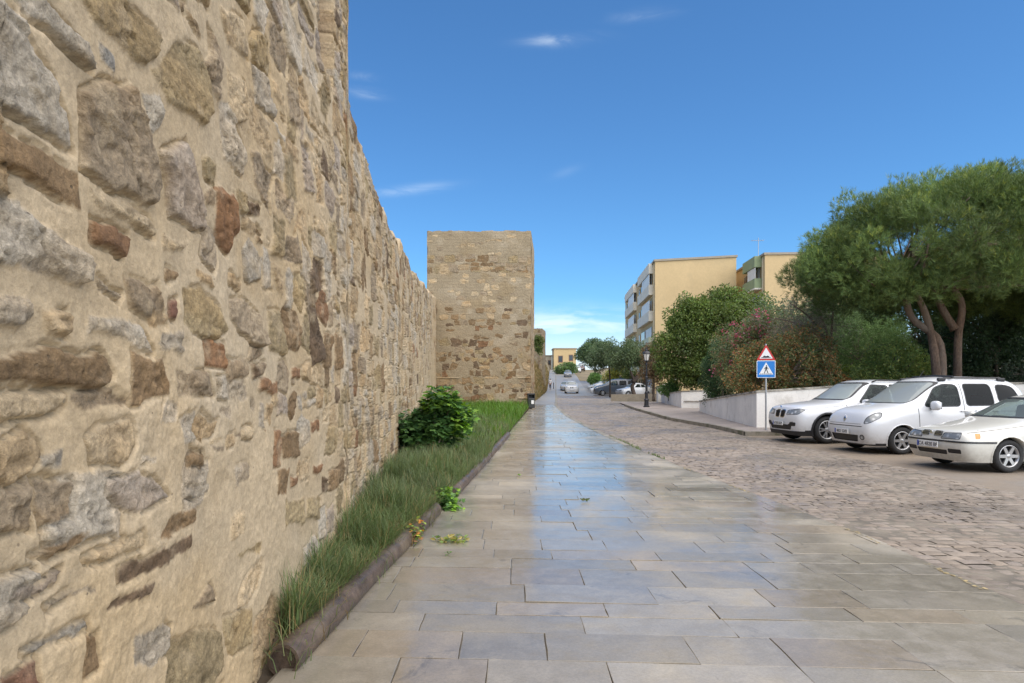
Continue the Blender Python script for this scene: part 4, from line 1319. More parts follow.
bz = .95
pb = at(938, 384, 24.0)
pine('pine_tree', 'large spreading umbrella pine with forked trunk rising behind the white van', (15.7, 24, bz), (17.35, 23.6, 5.75), (7.2, 5.2, 3.45),
     [[(15.75, 24, bz - .2), at(934, 350, 24), at(922, 305, 24), at(905, 283, 23.5)], [(15.8, 24.05, bz - .2), at(940, 345, 24), at(912, 318, 24.2), at(905, 290, 24.4), at(900, 262, 24.8)]], 51, 440, (.185, .08))
pine('pine_tree', 'second pine close behind, its reddish trunk right of the forked one', (16.85, 24.6, bz), (22.5, 27, 5.7), (6.0, 5, 3.0),
     [[(16.85, 24.6, bz - .2), at(958, 340, 24.6), at(962, 305, 24.6), at(950, 280, 24.8), at(960, 250, 25)], [at(955, 330, 24.6), at(938, 300, 25), at(930, 270, 25.5)]], 52, 170, (.165, .08))

# ---- garden trees and shrubs on the right
broadleaf('leafy_tree', 'broad dark green tree in front of the cream apartment block', 'tree', (14.2, 46, 1.0),
          [((14.0, 46, 5.6), (3.3, 2.8, 2.8)), ((11.7, 45.5, 4.1), (2.0, 2.0, 2.4)), ((12.6, 46, 6.2), (1.8, 1.8, 1.6)), ((16.4, 46, 6.5), (2.2, 2.2, 1.9)), ((13.2, 45, 2.6), (2.0, 1.8, 1.9)), ((13.2, 46, 7.4), (2.0, 1.8, 1.3)), ((15.6, 46.2, 7.5), (1.8, 1.8, 1.2))],
          150, (.5, .95), 46, (.20, .10), G_DARK + [(.075, .115, .03)], [[(14.2, 46, .8), (14.0, 46, 2.6), (13.6, 46, 4.6)], [(14.3, 46, .8), (14.8, 46, 3), (15.6, 46, 5.4)]], 61)
broadleaf('leafy_tree', 'small reddish bronze shrub tree between the street lamp and the broad dark tree', 'tree', (10.9, 50, .8),
          [((10.9, 50, 3.2), (1.2, 1.3, 1.9))], 40, (.3, .55), 60, (.14, .07), [(.11, .075, .04), (.085, .075, .035), (.13, .085, .05)], [[(10.9, 50, .5), (10.9, 50, 2.6)]], 62)
broadleaf('cypress_hedge', 'dense dark column of clipped hedge behind the white wall corner', 'hedge', (10.6, 33.2, .6),
          [((10.3, 33.3, 2.0), (.7, 1.0, 1.9)), ((10.9, 34.2, 2.4), (.9, 1.0, 1.9))], 90, (.22, .4), 150, (.08, .045), [(.024, .045, .018), (.032, .058, .022), (.028, .05, .02)], [[(10.8, 33.4, .4), (10.8, 33.4, 2)]], 63)
broadleaf('flowering_shrub', 'tall oleander shrub with pink blossom above the white garden wall', 'shrub', (10.6, 29.5, .8),
          [((10.5, 30.0, 3.0), (1.6, 1.5, 1.6)), ((11.8, 29.6, 3.6), (1.7, 1.5, 1.7)), ((10.15, 29.4, 2.3), (.9, 1.1, 1.2))], 100, (.3, .55), 75, (.16, .04), G_RED + G_OLIVE, [[(10.7, 29.6, .5), (10.9, 29.6, 2.6)]], 64,
          flowers=(190, [(.40, .06, .10), (.44, .10, .13), (.34, .05, .08)], lambda q: q[0] < 11.6 and q[2] > 2.2 and q[1] < 30.4, .10), trunk_r=(.06, .03))
broadleaf('bronze_hedge', 'rounded bronze leaved hedge behind the road sign', 'hedge', (10.6, 25.6, .8),
          [((9.9, 26.2, 2.2), (1.3, 1.3, 1.4)), ((11.4, 25.6, 2.5), (1.7, 1.3, 1.65)), ((12.3, 25.6, 1.9), (.7, 1.0, .9))], 130, (.22, .42), 130, (.10, .055),
          G_RED + [(.17, .085, .03), (.19, .10, .04), (.045, .06, .024)], [[(10.8, 25.8, .5), (10.9, 25.8, 2)]], 65, flowers=(60, [(.50, .07, .05), (.45, .12, .05)], lambda q: True, .05), trunk_r=(.05, .03))
broadleaf('leafy_tree', 'loose olive green tree rising behind the flowering shrub', 'tree', (15.0, 34, 1.0),
          [((14.3, 34, 4.6), (2.3, 2.0, 1.9)), ((16.5, 34, 4.2), (2.2, 2, 1.7))], 80, (.4, .75), 46, (.16, .06), G_OLIVE, [[(15, 34, .8), (15, 34, 2.6), (14.6, 34, 4)]], 66)


def bare_tree(name, label, base, tips, seed):
    g = np.random.default_rng(seed)
    root = empty(name, base, 0, label, 'tree'); B = np.asarray(base, dtype=float)
    mb = MB()
    t0 = np.array([.15, 0, 2.3])
    limb_tube(mb, [(0, 0, -.2), (.10, 0, .9), t0], .13, .09, 9, .06)
    tw = []
    for tp in tips:
        tp = np.asarray(tp) - B
        mid = (t0 + tp) / 2 + np.array([0, 0, .25])
        limb_tube(mb, [t0, mid, tp], .06, .02, 6)
        for q in range(12):
            s = t0 + (tp - t0) * g.uniform(.35, 1.0); e = s + g.normal(size=3) * np.array([.55, .5, .28]) + np.array([-.1, 0, .1])
            limb_tube(mb, [s, (s + e) / 2 + g.normal(size=3) * .08, e], .016, .005, 4)
            tw.append(s + (e - s) * .6); tw.append(e)
    mb.build('trunk', MAT_BARK, root, smooth=True)
    tw = np.array(tw)
    P = np.repeat(tw, 70, 0) + g.normal(size=(len(tw) * 70, 3)) * .20
    v, f, c = leaves(P, unit(len(P), g), .16, .012, tones(g, len(P), np.zeros(len(P), int), [(.15, .115, .09), (.11, .09, .07), (.17, .135, .11)], .2, 0), g, 0)
    mesh_np('crown', v, f, MAT_LEAF, root, col=c)
    return root


bare_tree('bare_tree', 'thin leafless tree with grey brown twigs left of the umbrella pine', (13.05, 26.9, 1.0), [at(775, 318, 26.5), at(790, 303, 26.5), at(812, 300, 26.8), at(834, 300, 27), at(800, 325, 26)], 67)
broadleaf('young_pine', 'soft mid green conifer under the pine crown behind the two left cars', 'tree', (17.2, 32, 1.0),
          [((17.0, 32, 3.9), (2.4, 1.8, 2.0)), ((18.8, 32.5, 3.2), (1.6, 1.6, 1.6))], 80, (.4, .7), 70, (.24, .02), [(.10, .145, .055), (.125, .175, .07), (.08, .12, .045)], [[(17.2, 32, .8), (17.1, 32, 3)]], 68, mat_leaf=MAT_NEEDLE, upb=.4)
broadleaf('garden_shrub', 'yellowish green layered shrub left of the forked pine trunk', 'shrub', (15.6, 27, .9),
          [((15.8, 27, 2.6), (1.5, 1.3, .9)), ((14.9, 26.6, 1.9), (1.2, 1.1, .8)), ((16.6, 27, 1.9), (1.2, 1.1, 1.0))], 60, (.26, .45), 90, (.14, .06), [(.14, .17, .05), (.18, .19, .06), (.11, .15, .05)], [[(15.6, 27, .6), (15.6, 27, 2)]], 69)
broadleaf('garden_shrub', 'small rusty orange shrub low behind the white sport utility car', 'shrub', (13.35, 26.2, .8),
          [((13.35, 26.2, 1.55), (.5, .45, .5))], 16, (.16, .28), 150, (.09, .05), [(.20, .085, .025), (.16, .075, .025), (.12, .07, .03)], [[(13.35, 26.2, .6), (13.35, 26.2, 1.4)]], 70, trunk_r=(.03, .015))
broadleaf('garden_shrub', 'low dark green shrub behind the bare tree trunk', 'shrub', (13.6, 30.5, .9),
          [((13.4, 30.5, 2.2), (1.5, 1.3, 1.2)), ((15.4, 30, 1.8), (1.4, 1.2, .9))], 60, (.28, .5), 90, (.12, .06), G_DARK, [[(13.6, 30.5, .6), (13.6, 30.5, 2)]], 71)
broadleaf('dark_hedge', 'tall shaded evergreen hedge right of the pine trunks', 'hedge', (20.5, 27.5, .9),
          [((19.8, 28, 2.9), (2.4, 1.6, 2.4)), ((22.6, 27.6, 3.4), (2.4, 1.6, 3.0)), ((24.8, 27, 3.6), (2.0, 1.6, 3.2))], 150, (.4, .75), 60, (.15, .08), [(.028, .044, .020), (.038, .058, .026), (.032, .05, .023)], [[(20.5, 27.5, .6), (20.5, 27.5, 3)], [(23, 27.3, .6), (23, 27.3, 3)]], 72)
broadleaf('garden_shrub', 'greyish leafy shrub at the right edge of the garden by the last car', 'shrub', (18.6, 23.4, .9),
          [((18.9, 23.6, 2.0), (1.0, .9, 1.0)), ((20.0, 23.8, 2.4), (1.1, .9, 1.3))], 50, (.24, .42), 80, (.10, .05), [(.045, .06, .035), (.065, .075, .05), (.03, .045, .022)], [[(19, 23.6, .6), (19, 23.6, 1.8)]], 73)
broadleaf('garden_shrub', 'bright green low plant on the end of the second white wall', 'shrub', (11.3, 47, .8), [((11.3, 47, 1.5), (.9, .9, .7))], 26, (.2, .34), 110, (.12, .07), G_MID, [[(11.3, 47, .6), (11.3, 47, 1.4)]], 74, trunk_r=(.03, .015))
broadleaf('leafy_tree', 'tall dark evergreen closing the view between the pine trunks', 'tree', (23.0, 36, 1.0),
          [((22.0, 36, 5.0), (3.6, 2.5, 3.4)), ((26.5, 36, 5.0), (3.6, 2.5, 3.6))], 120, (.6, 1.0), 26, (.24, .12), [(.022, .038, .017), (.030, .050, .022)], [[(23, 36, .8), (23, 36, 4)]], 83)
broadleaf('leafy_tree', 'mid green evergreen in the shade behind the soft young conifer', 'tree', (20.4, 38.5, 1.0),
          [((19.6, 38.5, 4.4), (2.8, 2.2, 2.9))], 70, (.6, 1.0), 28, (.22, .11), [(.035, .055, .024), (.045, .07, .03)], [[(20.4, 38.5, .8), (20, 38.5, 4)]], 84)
# street trees farther up the hill
broadleaf('street_tree', 'olive tree with crooked trunk beside the pale hatchback', 'tree', (12.2, 66, .7),
          [((11.9, 66, 5.0), (2.2, 2.0, 1.6)), ((13.0, 66, 4.6), (1.7, 1.6, 1.3)), ((10.6, 66, 4.4), (1.4, 1.4, 1.2))], 70, (.4, .7), 34, (.22, .09), [(.045, .065, .030), (.058, .080, .036), (.070, .09, .042)],
          [[(12.5, 66, .5), (12.2, 66, 1.6), (12.4, 66, 2.3), (11.7, 66, 3.8)], [(12.3, 66, 2.1), (13.1, 66, 3.2), (13.0, 66, 4)]], 75, bark=MAT_BARK_DARK, trunk_r=(.26, .09))
broadleaf('street_tree', 'middle street tree with a slim straight dark trunk by the dark van', 'tree', (10.4, 69, .7),
          [((9.9, 69, 5.2), (2.0, 1.9, 1.7)), ((8.9, 69, 4.4), (1.3, 1.4, 1.2)), ((11.0, 69, 4.9), (1.3, 1.3, 1.3))], 60, (.4, .7), 34, (.22, .09), [(.040, .060, .030), (.055, .075, .036), (.068, .09, .042)], [[(10.4, 69, .5), (10.4, 69, 2.5), (10.2, 69, 4.5)]], 76, bark=MAT_BARK_DARK, trunk_r=(.10, .07))
broadleaf('street_tree', 'farthest rounded street tree uphill, next to the yellow house', 'tree', (16.4, 128, 3.4),
          [((16.2, 128, 8.6), (3.2, 3, 2.4)), ((14.2, 128, 7.9), (1.8, 2, 1.5)), ((18.2, 128, 8.4), (2.4, 2, 2.0))], 70, (.7, 1.2), 16, (.4, .18), [(.036, .06, .028), (.05, .075, .034), (.06, .085, .036)], [[(16.4, 128, 2.5), (16.4, 128, 6.6)]], 77, bark=MAT_BARK_DARK, trunk_r=(.25, .15))
broadleaf('roadside_shrub', 'rounded green shrub between parked cars up the hill', 'shrub', (14.6, 114, 1.5), [((14.6, 114, 3.0), (1.3, 1.2, 1.0))], 20, (.4, .7), 40, (.3, .14), G_MID, [[(14.6, 114, 1.2), (14.6, 114, 2.4)]], 78, trunk_r=(.05, .03))
broadleaf('roadside_shrub', 'yellow flowering broom bush behind the parked vans', 'shrub', (15.6, 92, .8), [((15.4, 92, 3.4), (2.0, 1.5, 1.6)), ((14.0, 92, 2.8), (1.2, 1.2, 1.3))], 40, (.4, .7), 36, (.24, .12), [(.22, .20, .04), (.16, .16, .04), (.09, .11, .03)], [[(15.6, 92, .6), (15.5, 92, 2.6)]], 79, trunk_r=(.06, .03))
broadleaf('roadside_shrub', 'dark green shrub between the broom bush and the olive trunk', 'shrub', (15.9, 86, .8), [((15.7, 86, 2.6), (1.5, 1.3, 1.5))], 26, (.35, .6), 44, (.2, .1), G_DARK, [[(15.9, 86, .6), (15.8, 86, 2)]], 80, trunk_r=(.06, .03))
broadleaf('roadside_shrub', 'green bush on the slope below the yellow house', 'shrub', (12.9, 160, 5.0), [((12.7, 160, 6.0), (2.6, 2, 1.5)), ((14.6, 160, 6.2), (1.5, 1.6, 1.2))], 36, (.7, 1.1), 14, (.4, .2), G_MID + G_OLIVE, [[(12.9, 160, 4.2), (12.9, 160, 5.5)]], 81, trunk_r=(.1, .06))
broadleaf('roadside_shrub', 'small dark tree standing on the bank in front of the distant brown tower', 'shrub', (3.6, 86, 4.0), [((3.55, 86, 7.2), (.75, .7, 1.4))], 22, (.25, .45), 60, (.2, .1), G_DARK, [[(3.6, 86, 3.4), (3.55, 86, 6.6)]], 82, trunk_r=(.06, .03))
# ------------------------------------------------------------------ low garden walls
MAT_WHITE_WALL = M('whitewash', (.84, .81, .75), rough=.85, var=.07, vs=1.2, fine=.05, fs=22, bump=.35, bs=30, bd=.01, stain=((.42, .38, .32), 1.1, .52, .70, .5))
MAT_COPING = M('weathered_coping', (.40, .37, .31), rough=.9, var=.25, vs=2.5, fine=.2, fs=18, bump=.6, bs=18, stain=((.10, .09, .07), 1.6, .48, .62, .8))
MAT_TAN_WALL = M('tan_block_wall', (.30, .255, .19), rough=.9, var=.15, vs=1.2, fine=.15, fs=14, bump=.5, bs=14)


def wall_run(name, label, pts, th, cat='wall', mat=None, cop=True, zb=-.2, side=1):
    """pts: (x, y, ztop); thickness grows to the 'side' of the line"""
    root = empty(name, (pts[0][0], pts[0][1], zg(pts[0][1])), 0, label, cat)
    O = Vector(root.location)
    n = len(pts)
    P2 = [Vector((p[0], p[1])) for p in pts]
    offs = []
    for i in range(n):
        d0 = (P2[i] - P2[i - 1]).normalized() if i else (P2[1] - P2[0]).normalized()
        d1 = (P2[i + 1] - P2[i]).normalized() if i < n - 1 else d0
        n0, n1 = Vector((-d0.y, d0.x)) * side, Vector((-d1.y, d1.x)) * side
        b = (n0 + n1).normalized(); offs.append(b / max(.35, b.dot(n0)))
    def sheet(e0, e1, zt, zbm, nm, mt):
        bm = bmesh.new(); rows = []
        for i, p in enumerate(pts):
            a = P2[i] + offs[i] * e0; b = P2[i] + offs[i] * e1
            z0, z1 = zbm(i), zt(i)
            rows.append([bm.verts.new(Vector((q.x, q.y, z)) - O) for q, z in ((a, z0), (a, z1), (b, z1), (b, z0))])
        for i in range(n - 1):
            for k in range(4):
                bm.faces.new((rows[i][k], rows[i][(k + 1) % 4], rows[i + 1][(k + 1) % 4], rows[i + 1][k]))
        bm.faces.new(rows[0][::-1]); bm.faces.new(rows[-1])
        bmesh.ops.recalc_face_normals(bm, faces=bm.faces)
        me = bpy.data.meshes.new(nm); bm.to_mesh(me); bm.free()
        return link_mesh(nm, me, mt, root)
    sheet(0, th, lambda i: pts[i][2], lambda i: zg(pts[i][1], zb), 'wall_body', mat or MAT_WHITE_WALL)
    if cop: sheet(-.035, th + .035, lambda i: pts[i][2] + .07, lambda i: pts[i][2] + .002, 'coping', MAT_COPING)
    return root


def ztop(px, py, Y): return at(px, py, Y)[2]


wall_run('garden_wall', 'long low white garden wall turning a corner behind the road sign and the cars',
         [(10.35, 35.9, .78), (9.4, 29, 1.12), (8.62, 22.9, 1.40), (12.6, 22.9, 1.66), (20, 22.4, 1.72), (27, 22, 1.75)], .28, side=1)
wall_run('garden_wall', 'short white garden wall with sloping top beyond the driveway opening', [(12.0, 52.3, .95), (10.50, 40.3, 1.30), (12.3, 40.3, 1.36)], .28, side=1)
root = empty('gate_pillar', (12.02, 52.9, zg(52.9)), 0, 'plain white gate pillar at the far end of the short garden wall', 'pillar')
MB().box((0, 0, .6), (.42, .42, 1.4), bevel=.01).build('shaft', MAT_WHITE_WALL, root); MB().box((0, 0, 1.33), (.5, .5, .06), bevel=.01).build('coping', MAT_COPING, root)
wall_run('retaining_wall', 'low tan block retaining wall in front of the pale hatchback', [(8.6, 56.5, .95), (13.2, 55.0, 1.05)], .3, mat=MAT_TAN_WALL, cop=False, side=1)

# ------------------------------------------------------------------ apartment blocks
MAT_CREAM = M('cream_render', (.60, .44, .23), rough=.85, var=.05, vs=.4, fine=.04, fs=6, bump=.15, bs=12, stain=((.46, .35, .20), .35, .5, .7, .4))
MAT_CREAM_L = M('pale_cream_render', (.62, .53, .37), rough=.85, var=.05, vs=.4, fine=.04, fs=6)
MAT_BALC = M('white_balcony', (.80, .74, .62), rough=.8, var=.05, vs=1, stain=((.45, .44, .38), 1.2, .5, .7, .4))
MAT_BALC_G = M('sage_balcony', (.30, .36, .20), rough=.8, var=.08, vs=1)
MAT_BALC_S = M('straw_green_balcony', (.64, .65, .46), rough=.8, var=.08, vs=1)
MAT_PANE = M('dark_window', (.06, .07, .08), rough=.08, var=.1, spec=.6)
MAT_BLIND = M('pale_blind', (.78, .78, .75), rough=.5, var=.06, vs=2)
MAT_FRAME = M('brown_frame', (.20, .11, .06), rough=.5, var=.1)
MAT_WHITE = M('white_paint', (.72, .72, .70), rough=.45, var=.04)
MAT_METAL = M('grey_metal', (.35, .36, .37), rough=.4, var=.08, metal=.7)
MAT_PARAPET = M('parapet_cap', (.34, .29, .22), rough=.8, var=.1)


def block(name, label, corner, dirf, wf, dirs, ds, z0, z1, z1b, stacks, nst, balc_mats, antenna=None, fascia=None):
    """corner nearest the street; dirf = direction of the end wall, dirs = direction of the street front"""
    root = empty(name, (corner[0], corner[1], z0), 0, label, 'building')
    C = Vector((corner[0], corner[1], 0)); O = Vector(root.location)
    f = Vector((*dirf, 0)).normalized(); s = Vector((*dirs, 0)).normalized(); nf = Vector((-s.y, s.x, 0))    # outward from the street front
    if nf.dot(f) > 0: nf = -nf
    L = lambda a, b, o, z: C + f * a + s * b + nf * o + Vector((0, 0, z)) - O                           # along end wall, along front, outward, height
    bm = bmesh.new()
    A = [bm.verts.new(L(a, b, 0, z0 - 1)) for a, b in ((0, 0), (wf, 0), (wf, ds), (0, ds))]
    T = [bm.verts.new(L(a, b, 0, z)) for a, b, z in ((0, 0, z1), (wf, 0, z1b), (wf, ds, z1b), (0, ds, z1))]
    for i in range(4): bm.faces.new((A[i], A[(i + 1) % 4], T[(i + 1) % 4], T[i]))
    bm.faces.new(T)
    bmesh.ops.recalc_face_normals(bm, faces=bm.faces)
    me = bpy.data.meshes.new('wall'); bm.to_mesh(me); bm.free(); link_mesh('wall', me, MAT_CREAM, root)
    # roof edge
    mb = MB()
    e = .12
    base = [L(-e, -e, 0, z1), L(wf + e, -e, 0, z1b), L(wf + e, ds + e, 0, z1b), L(-e, ds + e, 0, z1)]
    mb.prism([p + Vector((0, 0, .003)) for p in base], (0, 0, .22))
    rf = mb.build('roof', MAT_PARAPET, root)

    def bar(b0, b1, o0, o1, za, zb_, name_, mat, par=root):
        m = MB(); m.prism([L(0, b0, o0, za), L(0, b1, o0, za), L(0, b1, o1, za), L(0, b0, o1, za)], (0, 0, zb_ - za))
        return m.build(name_, mat, par)
    sh = (z1 - z0 - .3) / nst
    bar(.45, .62, .01, .10, z0, z1 - .2, 'corner_pilaster', MAT_CREAM_L)
    for (b0, b1, proj) in stacks:
        bar(b0, b1, .003, proj, z1 - 1.0, z1 + .10, 'balcony_fascia', fascia or MAT_BALC)
        for k in range(nst):
            zf = z1 - .3 - sh * (k + 1)
            if k < nst - 1:
                p = bar(b0, b1, .003, proj, zf - .16, zf, 'balcony', MAT_BALC)
                m = MB()
                m.prism([L(0, b0, proj - .12, zf), L(0, b1, proj - .12, zf), L(0, b1, proj - .002, zf), L(0, b0, proj - .002, zf)], (0, 0, .95))
                for bb in (b0, b1 - .12): m.prism([L(0, bb, .004, zf), L(0, bb + .12, .004, zf), L(0, bb + .12, proj - .122, zf), L(0, bb, proj - .122, zf)], (0, 0, .95))
                m.build('parapet', balc_mats[k % len(balc_mats)], p)
            # windows behind the balcony: a blind half way down, brown reveal
            w_ = bar(b0 + .5, b0 + (b1 - b0) * .52, .004, .06, zf + .1, zf + 2.1, 'window', MAT_PANE)
            bar(b0 + .5, b0 + (b1 - b0) * .52, .064, .09, zf + (1.0 if k % 2 else .6), zf + 2.1, 'blind', MAT_BLIND, w_)
            w2 = bar(b0 + (b1 - b0) * .60, b1 - .5, .004, .05, zf + .1, zf + 2.1, 'window', MAT_PANE)
            bar(b0 + (b1 - b0) * .60 - .12, b0 + (b1 - b0) * .60 - .002, .004, .10, zf + .05, zf + 2.15, 'frame', MAT_FRAME, w2)
            if k in (0, 1):   # glazed-in end of the balcony
                bar(b0 + .02, b0 + (b1 - b0) * .62, proj - .10, proj - .06, zf + .96, zf + sh - .75, 'glazing', MAT_BLIND)
        # small square windows between stacks
        for k in range(nst):
            zf = z1 - .3 - sh * (k + 1)
            w3 = bar(b1 + .8, b1 + 1.7, .004, .05, zf + .9, zf + 2.0, 'window', MAT_PANE)
            bar(b1 + .72, b1 + .798, .004, .08, zf + .85, zf + 2.05, 'frame', MAT_FRAME, w3)
    if antenna:
        m = MB(); q = L(antenna[0], antenna[1], 0, z1)
        m.tube([q, q + Vector((0, 0, 2.6))], .035, 6)
        m.tube([q + Vector((-.8, 0, 2.3)), q + Vector((.6, 0, 2.35))], .02, 5)
        for t in np.linspace(-.7, .5, 7): m.tube([q + Vector((t, -.3, 2.32)), q + Vector((t, .3, 2.32))], .012, 4)
        m.build('antenna', MAT_METAL, root)
    return root


block('apartment_block', 'large cream apartment block with white balconies behind the broad dark tree', (15.4, 70), (1, -.02), 8.7, (.0677, 1), 30, .4, 15.1, 15.55,
      [(1.6, 11.5, .45), (16.0, 26.5, .45)], 5, [MAT_BALC, MAT_BALC, MAT_BALC_S, MAT_BALC_S])
block('apartment_block', 'cream apartment block with sage green balconies and a roof antenna, nearer the pine', (24.9, 64), (1, .0), 12, (.0677, 1), 14, .4, 14.6, 14.75,
      [(1.0, 5.2, .7)], 5, [MAT_BALC_G, MAT_BALC_G, MAT_BALC_G], antenna=(.6, 4.0), fascia=MAT_BALC_G)
# ramp wall at the foot of the first block
root = empty('ramp_wall', (14.6, 62, .5), 0, 'yellow ramp wall with a sloping top below the apartment block', 'wall')
MB().prism([(-.8, 0, -.6), (7, 0, -.6), (7, 0, 2.9), (3.2, 0, 2.7), (-.8, 0, .9)], (0, .4, 0)).build('wall_body', MAT_CREAM, root)
MB().prism([(-.85, -.05, .905), (3.2, -.05, 2.705), (7, -.05, 2.905), (7, -.05, 3.0), (3.2, -.05, 2.81), (-.85, -.05, 1.01)], (0, .5, 0)).build('coping', MAT_COPING, root)

# far yellow house and its pale neighbour at the top of the hill
MAT_YHOUSE = M('yellow_house', (.56, .41, .21), rough=.85, var=.06, vs=.3)
def house(name, label, x0, x1, y, z0, z1, mat, wins, depth=9):
    root = empty(name, ((x0 + x1) / 2, y, z0), 0, label, 'house')
    hw = (x1 - x0) / 2
    MB().box((0, depth / 2, (z1 - z0) / 2 - 1), (2 * hw, depth, z1 - z0 + 2)).build('wall', mat, root)
    MB().box((0, depth / 2, z1 - z0 + .16), (2 * hw + .5, depth + .5, .3)).build('roof', MAT_PARAPET, root)
    for (wx, wz, ww, wh) in wins:
        f_ = MB().box((wx, -.03, wz), (ww, .1, wh)).build('window', MAT_FRAME, root)
        MB().box((wx, -.09, wz), (ww * .74, .02, wh * .8)).build('pane', MAT_PANE, f_)
    return root
house('yellow_house', 'flat roofed yellow house at the top of the street', 13.2, 20.2, 205, 6.0, 13.6, MAT_YHOUSE, [(-1.4, 4.4, 1.5, 2.2), (1.9, 4.8, 1.4, 2.0)])
house('pale_house', 'low pale stone house left of the distant yellow house', 9.6, 13.0, 212, 6.0, 11.7, M('pale_house_wall', (.44, .38, .28), rough=.9), [(-.6, 3.6, .9, 1.5), (.9, 3.6, .9, 1.5)])

# ------------------------------------------------------------------ road sign
MAT_GALV = M('galvanised_steel', (.42, .43, .44), rough=.4, var=.08, vs=8, metal=.6)
MAT_RED = M('sign_red', (.55, .035, .03), rough=.35, var=.05); MAT_SWHITE = M('sign_white', (.78, .78, .76), rough=.35, var=.04)
MAT_BLUE = M('sign_blue', (.02, .19, .56), rough=.35, var=.05); MAT_BLACK = M('sign_black', (.02, .02, .022), rough=.4, var=.05)
SX, SYY = at(766, 432, 21.6)[0], 21.6
sg = empty('road_sign', (SX, SYY, zg(SYY) + .125), R(-14), 'grey post with a red bordered speed hump triangle above a blue crossing square', 'road sign')
MB().tube([(0, .03, -.1), (0, .03, 2.86)], .03, 12).tube([(0, .03, 0), (0, .03, .02)], .075, 12).build('pole', MAT_GALV, sg, smooth=False)


def rpoly(pts, r_, n=4):
    """round the corners of a polygon of 2D points"""
    out = []
    m = len(pts)
    for i in range(m):
        p0, p1, p2 = Vector(pts[i - 1]), Vector(pts[i]), Vector(pts[(i + 1) % m])
        a = (p0 - p1); b = (p2 - p1)
        k = min(r_, a.length * .45, b.length * .45)
        a = p1 + a.normalized() * k; b = p1 + b.normalized() * k
        for t in np.linspace(0, 1, n + 1):
            q = a * (1 - t) ** 2 + p1 * 2 * t * (1 - t) + b * t * t
            out.append((q.x, q.y))
    return out


def plate(name, pts, y0, th, mat, parent, r_=.0):
    P = rpoly(pts, r_) if r_ > 0 else pts
    return MB().prism([(p[0], y0, p[1]) for p in P], (0, -th, 0)).build(name, mat, parent)


tz0, tw = 2.31, .60
tri = lambda s, zc: [(-.5 * tw * s, zc - .29 * tw * s), (.5 * tw * s, zc - .29 * tw * s), (0, zc + .577 * tw * s)]
wpl = plate('warning_plate', tri(1.0, 2.49), -.004, .014, MAT_RED, sg, .05)
plate('white_field', tri(.70, 2.49), -.0195, .003, MAT_SWHITE, wpl, .03)
plate('hump_symbol', [(-.15, 2.395), (.15, 2.395), (.15, 2.41), (.11, 2.415), (.08, 2.455), (.04, 2.465), (0, 2.445), (-.04, 2.465), (-.08, 2.455), (-.11, 2.415), (-.15, 2.41)], -.0236, .002, MAT_BLACK, wpl)
_UP = lambda P: [(p[0] * .95, 2.305 + (p[1] - 2.22) * .93) for p in P]
bpl = plate('crossing_plate', _UP([(-.31, 1.60), (.31, 1.60), (.31, 2.22), (-.31, 2.22)]), -.004, .014, MAT_SWHITE, sg, .04)
plate('blue_field', _UP([(-.288, 1.622), (.288, 1.622), (.288, 2.198), (-.288, 2.198)]), -.0195, .003, MAT_BLUE, bpl, .03)
plate('white_triangle', _UP([(-.235, 1.72), (.235, 1.72), (0, 2.155)]), -.0236, .002, MAT_SWHITE, bpl)
fg = MB()
def fp(pts): fg.prism([(p[0], -.0266, p[1]) for p in _UP(pts)], (0, -.002, 0))
a = np.linspace(0, 2 * np.pi, 12, endpoint=False)
fp([(.012 + .022 * math.cos(t), 2.03 + .022 * math.sin(t)) for t in a])
fp([(-.03, 1.90), (.03, 1.89), (.035, 2.0), (-.015, 2.0)])
fp([(-.03, 1.898), (-.07, 1.77), (-.045, 1.765), (0, 1.888)]); fp([(.03, 1.888), (.075, 1.775), (.05, 1.768), (.004, 1.886)])
fp([(.037, 1.985), (.085, 1.91), (.07, 1.90), (.037, 1.95)]); fp([(-.018, 1.985), (-.07, 1.92), (-.058, 1.905), (-.02, 1.955)])
for k in range(6): fp([(-.19 + k * .066, 1.735), (-.155 + k * .066, 1.735), (-.155 + k * .066, 1.757), (-.19 + k * .066, 1.757)])
fg.build('walking_figure', MAT_BLACK, bpl)

# ------------------------------------------------------------------ street lamp
MAT_IRON = M('black_iron', (.022, .022, .025), rough=.4, var=.15, vs=12, spec=.5)
MAT_GLASSW = M('frosted_glass', (.72, .70, .64), rough=.25, var=.05)
LX, LY = at(646.5, 407, 41.5)[0], 41.5
lp = empty('street_lamp', (LX, LY, zg(LY) + .12), R(20), 'black iron street lamp post with a frosted lantern on the right sidewalk', 'street lamp')
lp.scale = (1, 1, .97)
MB().lathe([(.20, 0), (.20, .07), (.15, .10), (.13, .42), (.155, .45), (.155, .50), (.10, .56), (.09, .9), (.11, .93), (.11, .98), (.075, 1.05), (.07, 1.9), (.09, 1.93), (.09, 1.98), (.06, 2.03), (.05, 2.75), (.085, 2.79), (.085, 2.83), (.045, 2.88), (.04, 3.0)], n=16).build('post', MAT_IRON, lp, smooth=False)
ln = MB().lathe([(.05, 2.98), (.15, 3.04), (.15, 3.07), (.04, 3.07)], n=12).build('lantern', MAT_IRON, lp)
MB().lathe([(.125, 3.075), (.225, 3.50)], n=6).build('lamp_glass', MAT_GLASSW, ln)
m = MB()
for k in range(6):
    t = 2 * math.pi * k / 6; m.tube([(.13 * math.cos(t), .13 * math.sin(t), 3.07), (.232 * math.cos(t), .232 * math.sin(t), 3.51)], .012, 5)
m.lathe([(.245, 3.502), (.26, 3.53), (.17, 3.66), (.10, 3.70), (.10, 3.76), (.045, 3.80), (.03, 3.90), (.005, 3.97)], n=12)
m.build('lantern_cap', MAT_IRON, ln)

